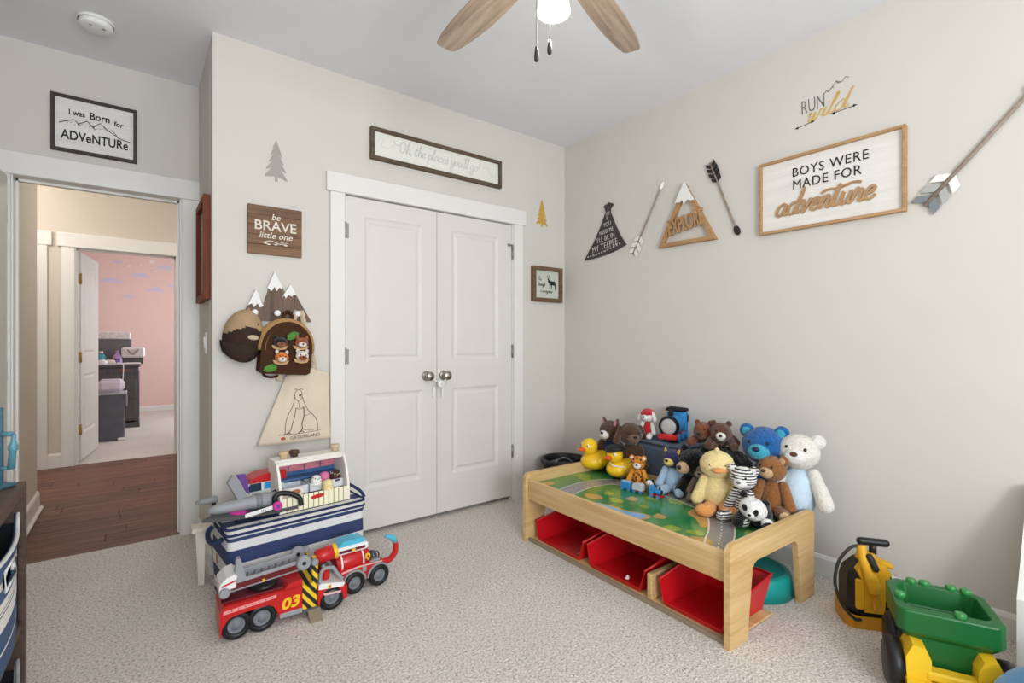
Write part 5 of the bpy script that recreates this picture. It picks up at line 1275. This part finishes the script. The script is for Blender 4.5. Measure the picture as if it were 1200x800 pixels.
# the printed map: road, river, bushes, paths as thin printed layers
M_road = mat('grey_road_print', (146, 142, 140), rough=.15, spec=.6, var=.05); M_line = mat('white_road_line', (232, 230, 224), rough=.15, spec=.6)
M_water = mat('blue_water_print', (128, 182, 224), rough=.12, spec=.6); M_bush = mat('lime_bush_print', (150, 176, 78), rough=.15, spec=.6, var=.2, vs=60); M_dirt = mat('tan_path_print', (202, 162, 94), rough=.15, spec=.6, var=.12, vs=40)
def strip(path, w0, w1, z, m, name, parent):
    P_ = catmull(path, 8); vs = []; n = len(P_)
    for i, p in enumerate(P_):
        tg = (P_[min(i+1, n-1)]-P_[max(i-1, 0)]).normalized(); nn = Vector((-tg.y, tg.x))
        for wv in (w0, w1): q = p+nn*wv; vs.append((min(max(q.x, .043), W_-.043), min(max(q.y, .027), L_-.027), z))
    return MB().add(vs, [(2*i, 2*i+1, 2*i+3, 2*i+2) for i in range(n-1)]).build(name, m, parent)
main = [(.043, .075), (.16, .14), (.275, .197), (.42, .30), (.5, .45), (.53, .65), (.52, .85), (.45, 1.0), (.33, 1.045), (.2, 1.04), (.043, 1.0)]
rd = strip(main, -.052, .052, ZS+.0006, M_road, 'road', t)
strip(main, -.057, -.050, ZS+.0009, M_line, 'road_edge', rd); strip(main, .050, .057, ZS+.0009, M_line, 'road_edge', rd)
P_ = catmull(main, 8)
b = MB()
for i in range(0, len(P_)-1, 2):
    a, c = P_[i], P_[i].lerp(P_[i+1], .6); tg = (c-a).normalized(); nn = Vector((-tg.y, tg.x))*.003
    b.add([(a.x+nn.x, a.y+nn.y, ZS+.0009), (a.x-nn.x, a.y-nn.y, ZS+.0009), (c.x-nn.x, c.y-nn.y, ZS+.0009), (c.x+nn.x, c.y+nn.y, ZS+.0009)], [(0, 1, 2, 3)])
b.build('road_dashes', M_line, rd, stuff=True)
def blob(pts, m, name, dz=.0007, n=5):
    Q = catmull([(x, y) for x, y in pts], n, closed=True)
    tri = tessellate_polygon([[Vector((q.x, q.y, 0)) for q in Q]])
    return MB().add([(min(max(q.x, .043), W_-.043), min(max(q.y, .027), L_-.027), ZS+dz) for q in Q], [tuple(f) for f in tri]).build(name, m, t)
pond = [(.043, .86), (.09, .8), (.115, .721), (.125, .608), (.16, .535), (.138, .50), (.085, .514), (.065, .588), (.043, .67)]
blob([(x+.012*(1 if x > .1 else 0), y+(-.015 if y < .55 else .01)) for x, y in pond], M_dirt, 'pond_bank', .0007); blob(pond, M_water, 'pond', .001)
blob([(.45, .44), (.41, .40), (.37, .33), (.30, .27), (.24, .27), (.31, .35), (.35, .42)], M_dirt, 'sandy_patch', .0007)
for k, (x, y, s) in enumerate([(.126, 1.2, .035), (.396, 1.2, .045), (.36, 1.142, .03), (.16, .873, .04), (.212, .756, .032), (.27, .86, .028), (.3, .72, .03), (.117, .343, .035), (.16, .25, .03), (.11, .19, .034), (.45, .56, .04), (.34, .08, .04), (.2, .469, .03), (.4, .66, .035), (.25, .6, .02)]):
    blob([(x+s*(1+.25*math.sin(3*a+k))*math.cos(a), y+s*1.25*(1+.25*math.cos(2*a+k))*math.sin(a)) for a in [i*PI/4 for i in range(8)]], M_bush if k % 3 else M_dirt, 'bush_print', .0007, 3)
def tw(x, y): return (TX+x*math.cos(TR)-y*math.sin(TR), TY+x*math.sin(TR)+y*math.cos(TR))

# ------------------------------------------------------------- red bins under the table
M_binred = mat('red_bin_plastic', (206, 22, 32), rough=.3, var=.04)
def red_bin(label, y0, y1):
    x, y = tw(.055, (y0+y1)/2); w_ = y1-y0
    r = thing('red_bin', label, 'storage bin', (x, y, .0195), TR, 'red bins under the play table')
    d, h, ins = .31, .155, .035
    b = MB(); A = [(0, -w_/2+ins), (0, w_/2-ins), (d, w_/2-ins), (d, -w_/2+ins)]; T_ = [(0, -w_/2), (0, w_/2), (d+.02, w_/2), (d+.02, -w_/2)]
    hz = [.022, .022, h, h]
    th = .003
    vs = [(p[0], p[1], 0) for p in A]+[(T_[0][0]+.0, -w_/2+.004, .10), (0, w_/2-.004, .10), (T_[2][0], T_[2][1]-.002, h), (T_[3][0], T_[3][1]+.002, h)]
    # floor, back, sides; the front is only a low lip
    b.add(vs+[(-.006, -w_/2+ins-.004, .016), (-.006, w_/2-ins+.004, .016)], [(0, 1, 2, 3), (2, 6, 7, 3), (0, 3, 7, 4), (1, 5, 6, 2), (0, 8, 9, 1), (0, 4, 8), (1, 9, 5)])
    o = b.build('body', M_binred, r); sd = o.modifiers.new('thickness', 'SOLIDIFY'); sd.thickness = .004; sd.offset = 1
    MB().tube([vs[4], vs[7], vs[6], vs[5]], .006, 8).build('rim', M_binred, r)
    return r
red_bin('red plastic bin under the table, the near one beside the end panel', .032, .365)
red_bin('red plastic bin under the table, the middle one', .44, .815)
red_bin('red plastic bin under the table, the far one holding a toy card', .84, 1.235)
x, y = tw(.135, .90)
c_ = thing('toy_card', 'small printed toy card in the far red bin', 'card', (x, y, .03), TR+.15)
MB().box((0, 0, .002), (.10, .045, .004), .001).build('card', mat('card_print', (196, 150, 110), rough=.5, var=.3, vs=60), c_); MB().box((.0, 0, .0046), (.045, .032, .0012)).build('picture', mat('grey_print_patch', (182, 184, 180), rough=.5, var=.3, vs=90), c_)
x, y = tw(.085, .57)
c_ = thing('white_scrap', 'small white plastic piece in the middle red bin', 'toy piece', (x, y, .03), .4); MB().box((0, 0, .004), (.022, .018, .007), .002).box((.004, 0, .011), (.01, .012, .008), .002).build('piece', M_wplastic, c_)
# turquoise stool under the table
t2 = thing('step_stool', 'round turquoise plastic step stool under the near end of the table', 'stool', (-.395, -1.725, 0))
M_turq = mat('turquoise_plastic', (22, 158, 152), rough=.4, var=.04); 
MB().lathe([(0, .1), (.14, .1), (.156, .094), (.162, .08), (.17, 0), (.164, 0), (.155, .07), (0, .085)], n=56).build('body', M_turq, t2)
MB().lathe([(0, .1015), (.128, .1015), (.133, .1005)], n=48).build('grip_top', mat('dark_turquoise_rubber', (16, 132, 126), rough=.8, bump=.6, bs=180), t2)

# ================================================================= PLUSH TOYS
def plush(name, label, cat, loc, rz, group='soft toys on the play table'): return thing(name, label, cat, loc, rz, group)
M_nose = mat('brown_nose_thread', (92, 58, 46), rough=.6); M_bnose = mat('black_nose', (20, 18, 19), rough=.35)
def bear(name, label, loc, rz, h, body, muzzle, nose=None, ear_in=None, pad=None, head=None, lean=0., turn=0., limbs=None, arms=1, legs=1, ears='round', shirt=None, hs=1., fz=.035, ws=1., headtilt=0.):
    """sitting soft toy of height h facing local -Y; parts body, head (> muzzle, nose, eye), ear, arm, leg (> foot_pad)"""
    r = plush(name, label, 'soft toy', loc, rz)
    head = head or body; limbs = limbs or body
    B = Matrix.Rotation(lean, 4, 'X') @ Matrix.Scale(h, 4)
    Hd = B @ Matrix.Translation((0, 0, .58)) @ Matrix.Rotation(headtilt, 4, 'Y') @ Matrix.Rotation(turn, 4, 'Z') @ Matrix.Scale(hs, 4) @ Matrix.Translation((0, 0, -.58))
    def mk(T): b = MB(); b.T = T; return b
    mk(B).ell((0, .02, .30), (.185*ws, .165, .30), n=40, m=26, fuzz=fz, shape=lambda p: (p.x*(1-.22*p.z), p.y*(1-.2*p.z), p.z)).build('body', shirt or body, r)
    hd = mk(Hd).ell((0, -.01, .755), (.225, .205, .205), n=44, m=28, fuzz=fz).build('head', head, r)
    mk(Hd).ell((0, -.175, .70), (.115, .095, .092), n=26, m=18, fuzz=fz*.5).build('muzzle', muzzle, hd)
    mk(Hd).ell((0, -.265, .735), (.04, .024, .028), n=16, m=10).build('nose', nose or M_bnose, hd)
    for s in (-1, 1):
        mk(Hd).ell((s*.095, -.185, .80), .021, n=12, m=8).build('eye', M_eye, hd)
        if ears == 'round':
            e = mk(Hd).ell((s*.185, .0, .905), (.082, .045, .082), n=22, m=14, fuzz=fz).build('ear', head, r)
            mk(Hd).ell((s*.18, -.032, .9), (.052, .022, .052), n=18, m=10).build('ear_lining', ear_in or muzzle, e)
        elif ears == 'point':
            e = mk(Hd).add([], []); b = mk(Hd); b.lathe([(.075, 0), (.06, .06), (.03, .13), (.0, .17)], (s*.14, .0, .87), 14, (0, s*.35, 0)); e = b.build('ear', head, r)
            b = mk(Hd); b.lathe([(.05, 0), (.038, .06), (.015, .11), (.0, .13)], (s*.14, -.035, .87), 12, (0, s*.35, 0)); b.build('ear_lining', ear_in or muzzle, e)
        elif ears == 'flop':
            mk(Hd).limb((s*.19, -.02, .86), (s*.29, -.05, .64), .06, .07, 14, fz).build('ear', head, r)
        if arms: mk(B).limb((s*.165*ws, -.02, .50), (s*.27*ws, -.14, .20), .072, .085, 18, fz).build('arm', limbs, r)
        if legs:
            lg = mk(B).limb((s*.11, -.08, .105), (s*.19, -.36, .105), .095, .10, 18, fz).build('leg', limbs, r)
            mk(B).ell((s*.20, -.445, .115), (.075, .025, .08), (.0, 0, s*.3), n=20, m=10).build('foot_pad', pad or muzzle, lg)
    return r
Z0 = ZS+.001
F_brown = fur('teddy_brown_fur', (150, 98, 54)); F_tan = fur('tan_fur', (206, 172, 132), .06); F_dkb = fur('dark_brown_fur', (84, 58, 44)); F_choc = fur('chocolate_fur', (92, 60, 46))
F_cream = fur('cream_white_fur', (236, 232, 222), .04); F_white = fur('snow_white_fur', (240, 238, 234), .03); F_blk = fur('black_fur', (15, 15, 18), .2); F_taupe = fur('taupe_fur', (146, 124, 106)); F_rust = fur('russet_fur', (128, 74, 48))
F_blue = fur('cobalt_fur', (32, 98, 164)); F_turq = fur('aqua_fur', (66, 168, 192)); F_ltblue = fur('pale_blue_fur', (172, 200, 226), .05); F_navy = fur('navy_fur', (44, 46, 82)); F_yellow = fur('butter_yellow_fur', (244, 222, 158), .05); F_orange = fur('peach_orange_fur', (238, 164, 92), .06); F_gold = fur('golden_fur', (222, 176, 86)); F_red = fur('red_fleece', (192, 36, 44)); F_pinkin = fur('pink_lining', (206, 132, 140))
M_shirtb = mat('pale_blue_knit', (196, 216, 232), rough=.9, var=.06, vs=30, bump=.5, bs=160)
CAM = math.radians(-57)
# right end of the pile
bear('teddy_bear', 'brown teddy bear with tan muzzle sitting at the near end of the table', (-.335, -1.785, Z0), math.radians(-70), .305, F_brown, F_tan, M_nose, lean=-.08, turn=math.radians(-25), pad=F_tan, ws=.95, hs=.95)
bear('white_bear', 'large white teddy bear in a pale blue shirt leaning on the wall', (-.245, -1.86, Z0), math.radians(-66), .412, F_cream, F_white, M_nose, lean=-.1, turn=math.radians(-12), shirt=M_shirtb, pad=F_white, hs=.98, headtilt=.1, legs=0)
zeb = wave('black_white_stripes', (52, 52, 56), (232, 230, 226), 26, rot=(0, math.radians(90), 0), distort=1.2, pos=.45, dscale=3)
bear('striped_cub', 'black and white striped plush cub with striped ball feet', (-.485, -1.725, Z0), math.radians(-92), .262, zeb, F_white, mat('grey_nose', (120, 116, 122), rough=.6), lean=.02, turn=math.radians(12), fz=.0, pad=zeb, ws=.8)
# panda tipped on its front
p = plush('panda', 'small black and white panda plush slumped at the table corner', 'soft toy', (-.555, -1.812, Z0), math.radians(-75))
MB().ell((0.01, .04, .062), (.05, .06, .06), n=30, m=20, fuzz=.03).build('body', F_blk, p)
hd = MB().ell((-.004, -.02, .095), (.058, .05, .048), (.2, .35, 0), n=34, m=22, fuzz=.03).build('head', F_white, p)
for s in (-1, 1):
    MB().ell((-.004+s*.045, .005, .133-s*.012), (.017, .012, .017), n=16, m=10, fuzz=.03).build('ear', F_blk, p)
    MB().ell((-.006+s*.022, -.064, .10-s*.008), (.011, .009, .016), (0, s*.3, 0), n=14, m=10).build('eye_patch', F_blk, hd)
    MB().limb((s*.045, .02, .07), (s*.062, -.045, .03), .022, .024, 14, .03).build('arm', F_blk, p)
    lg = MB().limb((s*.03, .07, .03), (s*.065, .0, .028), .026, .026, 14, .03).build('leg', F_blk, p)
MB().ell((.055, -.03, .045), (.026, .02, .022), n=18, m=10, fuzz=.03).build('white_paw', F_white, p)
MB().ell((-.006, -.069, .08), (.02, .014, .014), n=16, m=10).build('muzzle', F_white, hd); MB().ell((-.006, -.083, .084), (.008, .005, .006), n=10, m=6).build('nose', M_bnose, hd)
# blue stand-in plush: a plain blue plush bear
bear('blue_bear', 'big plain blue plush bear with an aqua muzzle, tallest at the back of the pile', (-.265, -1.715, Z0), math.radians(-62), .415, F_blue, F_turq, mat('navy_nose', (26, 40, 78), rough=.5), ear_in=F_turq, lean=-.06, turn=math.radians(-20), pad=F_turq, hs=1.06, shirt=F_blue, limbs=F_blue, legs=0, arms=0, ws=.9)
# yellow duck plush
d = plush('plush_duck', 'pale yellow plush duckling with orange bill and feet in the middle of the pile', 'soft toy', (-.465, -1.58, Z0), math.radians(-58))
MB().ell((0, .0, .105), (.068, .06, .10), n=36, m=24, fuzz=.03, shape=lambda p: (p.x*(1-.15*p.z), p.y, p.z)).build('body', F_yellow, d)
hd = MB().ell((0, -.005, .228), (.08, .072, .07), n=44, m=28, fuzz=.03).build('head', F_yellow, d)
MB().ell((.005, -.08, .218), (.034, .024, .013), n=22, m=12).build('bill', F_orange, hd)
for s in (-1, 1):
    MB().ell((s*.036, -.066, .24), .005, n=10, m=6).build('eye', M_eye, hd)
    MB().limb((s*.055, -.005, .15), (s*.092, -.03, .06), .026, .03, 16, .03).build('wing', F_yellow, d)
    lg = MB().limb((s*.032, -.05, .03), (s*.045, -.085, .03), .03, .032, 16, .03).build('leg', F_orange, d)
    MB().ell((s*.055, -.105, .03), (.048, .034, .03), n=26, m=14, fuzz=.02).build('foot', F_orange, d)
MB().lathe([(.015, 0), (.01, .014), (0, .02)], (.0, .0, .293), 10).build('tuft', F_yellow, d)
bear('tan_bear', 'small tan plush bear half hidden behind the duckling', (-.3, -1.64, Z0), math.radians(-75), .17, F_rust, F_tan, M_nose, pad=F_tan)
# black bear lying on its belly with two brown bears on its back
b_ = plush('black_bear', 'large black plush bear with tan muzzle lying behind the duckling', 'soft toy', (-.27, -1.475, Z0), math.radians(-75))
MB().ell((.03, .02, .135), (.15, .115, .135), n=44, m=30, fuzz=.05).build('body', F_blk, b_)
hd = MB().ell((-.115, -.06, .185), (.078, .075, .07), n=38, m=24, fuzz=.05).build('head', F_blk, b_)
MB().ell((-.145, -.125, .165), (.036, .04, .032), n=24, m=14, fuzz=.02).build('muzzle', F_tan, hd); MB().ell((-.155, -.163, .172), (.013, .009, .011), n=12, m=8).build('nose', M_bnose, hd)
for s in (-1, 1):
    MB().ell((-.115+s*.055, -.03, .248), (.022, .014, .024), n=14, m=10, fuzz=.05).build('ear', F_blk, b_)
    MB().ell((-.118+s*.03, -.128, .2), .006, n=10, m=6).build('eye', M_eye, hd)
    MB().limb((-.05+s*.09, -.05, .1), (-.06+s*.1, -.12, .035), .034, .034, 14, .05).build('leg', F_blk, b_)
def lying_cub(label, loc, rz, m, mz, s=1.):
    r = plush('bear_cub', label, 'soft toy', loc, rz)
    MB().ell((0, .055*s, .04*s), (.042*s, .07*s, .04*s), n=30, m=20, fuzz=.05).build('body', m, r)
    hd = MB().ell((0, -.022*s, .07*s), (.042*s, .04*s, .04*s), n=30, m=20, fuzz=.05).build('head', m, r)
    MB().ell((0, -.058*s, .06*s), (.02*s, .018*s, .017*s), n=18, m=12).build('muzzle', mz, hd); MB().ell((0, -.075*s, .064*s), (.007*s, .005*s, .006*s), n=10, m=6).build('nose', M_bnose, hd)
    for q in (-1, 1):
        MB().ell((q*.03*s, -.012*s, .106*s), (.013*s, .008*s, .013*s), n=12, m=8, fuzz=.04).build('ear', m, r); MB().ell((q*.018*s, -.055*s, .082*s), .004*s, n=8, m=6).build('eye', M_eye, hd)
        MB().limb((q*.03*s, .01*s, .04*s), (q*.05*s, -.035*s, .015*s), .018*s, .018*s, 12, .05).build('arm', m, r); MB().limb((q*.03*s, .1*s, .03*s), (q*.055*s, .08*s, .012*s), .02*s, .02*s, 12, .05).build('leg', m, r)
lying_cub('dark brown plush cub with cream muzzle on top of the black bear', (-.285, -1.50, Z0+.272), math.radians(-62), F_choc, F_cream, 1.25)
lying_cub('russet plush cub with dark paws on top of the pile, left of the dark one', (-.265, -1.395, Z0+.265), math.radians(-80), F_rust, F_choc, 1.2)
bear('taupe_bear', 'small taupe plush bear sitting under the black bear', (-.37, -1.44, Z0), math.radians(-75), .2, F_taupe, fur('pale_taupe_fur', (178, 160, 142)), M_bnose, pad=F_taupe, ws=1.1)
# pale blue dog
bear('pale_blue_dog', 'pale blue plush dog with navy head and yellow muzzle before the grey hamper', (-.385, -1.275, Z0), math.radians(-66), .25, F_ltblue, fur('yellow_muzzle_fur', (232, 206, 110)), M_bnose, head=F_navy, ears='point', ear_in=F_gold, turn=math.radians(-22), lean=-.03, pad=F_ltblue, shirt=F_ltblue)
# tiger
M_tig = mat('spotted_tiger_fur', (226, 158, 56), rough=.95, var=.1, vs=45, bump=.8, bs=170, col2=(200, 120, 40))
tg_ = bear('spotted_cub', 'small orange spotted plush big cat beside the second duck', (-.455, -1.09, Z0), math.radians(-60), .185, M_tig, F_white, M_nose, ear_in=F_white, pad=F_white)
for k in range(20):
    a, l = k*2.399, -.6+1.3*((k*7) % 20)/20
    o = MB().ell((.185*math.sin(a)*.185*.98, -abs(.165*math.cos(a))*.185*.98, (.30+.29*math.sin(l))*.185), .0055, n=8, m=6).build('dark_spot', F_blk, tg_)
for x, z in ((-.02, .165), (.02, .165), (0, .172), (-.033, .15), (.033, .15)): MB().ell((x, -.031, z), (.005, .004, .007), n=8, m=6).build('dark_spot', F_blk, tg_)
# rubber ducks
M_duck = mat('yellow_vinyl', (248, 200, 34), rough=.32, var=.03, spec=.5); M_beak = mat('orange_vinyl', (232, 96, 34), rough=.35)
def rubber_duck(label, loc, rz, s, cap=False):
    r = thing('rubber_duck', label, 'rubber duck', loc, rz, 'big rubber ducks on the play table')
    b = MB(); b.T = Matrix.Scale(s, 4)
    def bsh(p):
        tail = max(0, p.y-.35)
        return (p.x*(1-.25*max(0, p.y)), p.y, p.z*(1 if p.z > 0 else .8)+tail*.55)
    b.ell((0, .06, .30), (.36, .46, .30), n=40, m=26, shape=bsh); b.build('body', M_duck, r)
    b = MB(); b.T = Matrix.Scale(s, 4); b.ell((0, -.16, .73), (.235, .24, .25), n=36, m=24); hd = b.build('head', M_duck, r)
    b = MB(); b.T = Matrix.Scale(s, 4); b.ell((0, -.43, .69), (.12, .12, .045), (.15, 0, 0), n=22, m=12); b.ell((0, -.40, .645), (.1, .09, .035), (-.2, 0, 0), n=20, m=10); b.build('beak', M_beak, hd)
    for q in (-1, 1):
        b = MB(); b.T = Matrix.Scale(s, 4); b.ell((q*.15, -.325, .79), (.045, .03, .055), n=16, m=10); b.build('eye_white', M_snow, hd)
        b = MB(); b.T = Matrix.Scale(s, 4); b.ell((q*.16, -.348, .79), (.022, .016, .03), n=12, m=8); b.build('eye', M_eye, hd)
        b = MB(); b.T = Matrix.Scale(s, 4); b.ell((q*.33, .12, .36), (.07, .24, .15), (.15, 0, 0), n=24, m=14); b.build('wing', M_duck, r)
    if cap:
        b = MB(); b.T = Matrix.Scale(s, 4); b.ell((0, -.13, .9), (.25, .26, .15), n=32, m=14, zmin=-.1); c = b.build('pirate_hat', M_black_p, r)
        b = MB(); b.T = Matrix.Scale(s, 4); b.tube([(.27*math.cos(a), -.13+.28*math.sin(a), .9+.04*math.cos(2*a)) for a in [i*2*PI/28 for i in range(28)]], .035, 8, closed=True); b.build('hat_brim', M_black_p, c)
        b = MB(); b.T = Matrix.Scale(s, 4); b.tube(catmull([(.0, -.37, .53), (.12, -.36, .48), (.25, -.2, .44), (.33, .0, .42)], 5), .02, 8); b.build('sash', M_snow, r)
    return r
rubber_duck('plain yellow rubber duck, the left one on the table', (-.405, -.70, Z0), math.radians(-100), .222)
rubber_duck('yellow rubber duck wearing a black hat', (-.415, -.915, Z0), math.radians(-95), .205, True)
# back left dogs
bear('brown_dog', 'brown plush dog with pink lined pointed ears behind the left duck', (-.285, -.735, Z0), math.radians(-70), .343, F_dkb, F_white, M_bnose, ears='point', ear_in=F_pinkin, shirt=mat('navy_felt', (40, 52, 92), rough=.9), limbs=F_dkb, pad=F_tan, turn=math.radians(-20), hs=.92, legs=0)
bear('dark_brown_hound', 'dark brown plush hound behind the hatted duck', (-.285, -.895, Z0), math.radians(-60), .345, F_dkb, fur('grey_brown_fur', (120, 92, 74)), M_bnose, ears='flop', turn=math.radians(30), pad=F_tan, hs=.95, legs=0)
# grey hamper with the toys on it
t = thing('grey_hamper', 'blue grey fabric hamper standing behind the table with plush toys on top', 'hamper', (-.133, -1.07, 0), TR)
M_cube = mat('blue_grey_fabric', (92, 106, 124), rough=.9, var=.06, vs=30, bump=.4, bs=260)
MB().box((0, 0, .27), (.21, .35, .54), .018).build('body', M_cube, t); MB().box((0, 0, .553), (.222, .362, .028), .012).build('lid', M_cube, t)
bear('red_capped_puppy', 'white plush puppy wearing a plain red cap on the grey hamper', (-.185, -.955, .568), math.radians(-75), .18, F_red, F_white, M_bnose, head=F_white, ears='flop', limbs=F_white, pad=F_white, turn=math.radians(-10), hs=1.05)
o = C.objects[[x.name for x in C.objects if x.name.startswith('red_capped_puppy')][0]]
MB().ell((0, .003, .148), (.046, .044, .034), n=30, m=14, zmin=-.05, fuzz=.02).build('red_cap', F_red, o)
# plain plush locomotive
t = thing('plush_locomotive', 'plain blue plush toy locomotive with red buffer on the grey hamper', 'soft toy', (-.165, -1.11, .568), math.radians(-72), 'soft toys on the play table')
M_lblue = mat('sky_blue_plush', (54, 142, 206), rough=.9, var=.06, vs=30, bump=.5, bs=180); M_kplush = mat('black_plush_trim', (26, 26, 30), rough=.9); M_rplush = mat('red_plush_trim', (196, 40, 44), rough=.9, bump=.4, bs=160); M_gplush = mat('grey_plush_disc', (186, 186, 186), rough=.9, bump=.4, bs=160)
MB().lathe([(0, -.045), (.05, -.045), (.056, -.035), (.058, 0), (.058, .1), (.05, .11), (0, .11)], (0, 0, .095), 32, (-PI/2, 0, 0)).build('boiler', M_lblue, t)
MB().lathe([(.047, -.02), (.06, -.016), (.062, 0), (.058, .01)], (0, -.035, .095), 32, (-PI/2, 0, 0)).build('boiler_ring', M_kplush, t); MB().ell((0, -.046, .095), (.049, .014, .049), n=30, m=14).build('front_disc', M_gplush, t)
MB().box((0, .15, .105), (.12, .10, .135), .018).build('cab', M_lblue, t); MB().box((0, .15, .178), (.13, .12, .02), .009).build('cab_roof', M_kplush, t)
for s in (-1, 1): MB().box((s*.061, .15, .125), (.004, .04, .045), .001).build('cab_window', M_kplush, t)
MB().cyl((0, .0, .145), (0, 0, .19), .014, .016, 16, .004).build('funnel', M_kplush, t)
MB().box((0, -.065, .035), (.115, .04, .032), .008).build('buffer_beam', M_rplush, t); MB().box((0, .07, .035), (.1, .24, .03), .008).build('footplate', M_rplush, t)
for y in (-.02, .06, .14):
    for s in (-1, 1): MB().cyl((s*.04, y, .026), (s*.06, y, .026), .026, n=18, bev=.005).build('wheel', M_lblue, t)
# small toy train on the map
M_tblue = mat('toy_train_blue', (52, 138, 200), rough=.3); M_tgrey = mat('toy_train_grey', (196, 200, 204), rough=.4)
def rail_vehicle(name, label, loc, rz, kind):
    r = thing(name, label, 'toy train', loc, rz, 'little toy train on the play table')
    MB().box((0, 0, .014), (.064, .03, .008), .002).build('frame', M_red if kind != 'wagon' else M_tblue, r)
    for x in (-.02, .02):
        for s in (-1, 1): MB().cyl((x, s*.012, .009), (x, s*.017, .009), .009, n=16).build('wheel', M_tblue, r)
    if kind == 'wagon': MB().box((0, 0, .033), (.06, .034, .03), .003).build('body', M_tblue, r); MB().box((0, 0, .05), (.052, .026, .006), .002).build('load', mat('pale_blue_load', (150, 186, 214)), r)
    elif kind == 'van': MB().prism([(-.03, 0), (.03, 0), (.03, .026), (.018, .036), (-.018, .036), (-.03, .026)], -.017, .017, at=(0, 0, .018)).build('body', M_tgrey, r)
    else:
        MB().cyl((-.005, 0, .034), (.034, 0, .034), .014, n=18, bev=.002).build('boiler', M_tblue, r); MB().box((-.02, 0, .04), (.026, .032, .042), .003).build('cab', M_tblue, r)
        MB().cyl((.024, 0, .046), (.024, 0, .062), .005, n=12).build('funnel', M_black_p, r); MB().cyl((.034, 0, .034), (.037, 0, .034), .0125, n=18).build('front_plate', M_black_p, r); MB().box((.036, 0, .014), (.006, .03, .01), .001).build('buffer', M_red, r)
rail_vehicle('toy_wagon', 'tiny blue toy wagon at the left end of the train', (-.55, -1.085, ZS), math.radians(-82), 'wagon')
rail_vehicle('toy_van', 'tiny grey toy railway van in the middle of the train', (-.54, -1.16, ZS), math.radians(-84), 'van')
rail_vehicle('toy_engine', 'tiny blue toy engine at the right end of the train', (-.535, -1.27, ZS), math.radians(-84), 'engine')
s_ = plush('little_white_dog', 'tiny white plush dog with black patches behind the toy engine', 'soft toy', (-.475, -1.195, Z0), math.radians(-75), None)
MB().ell((0, .01, .022), (.018, .022, .022), n=20, m=14, fuzz=.03).build('body', F_white, s_); hd = MB().ell((-.004, -.012, .05), (.02, .018, .018), n=20, m=14, fuzz=.03).build('head', F_white, s_)
for q in (-1, 1): MB().ell((-.004+q*.018, -.006, .062), (.007, .005, .012), n=12, m=8).build('ear', F_blk, s_); MB().ell((-.004+q*.008, -.028, .054), .003, n=8, m=6).build('eye', M_eye, hd)
MB().ell((.012, .02, .03), (.012, .012, .012), n=12, m=8).build('black_patch', F_blk, s_); MB().ell((-.004, -.03, .046), (.004, .003, .003), n=8, m=6).build('nose', M_bnose, hd)
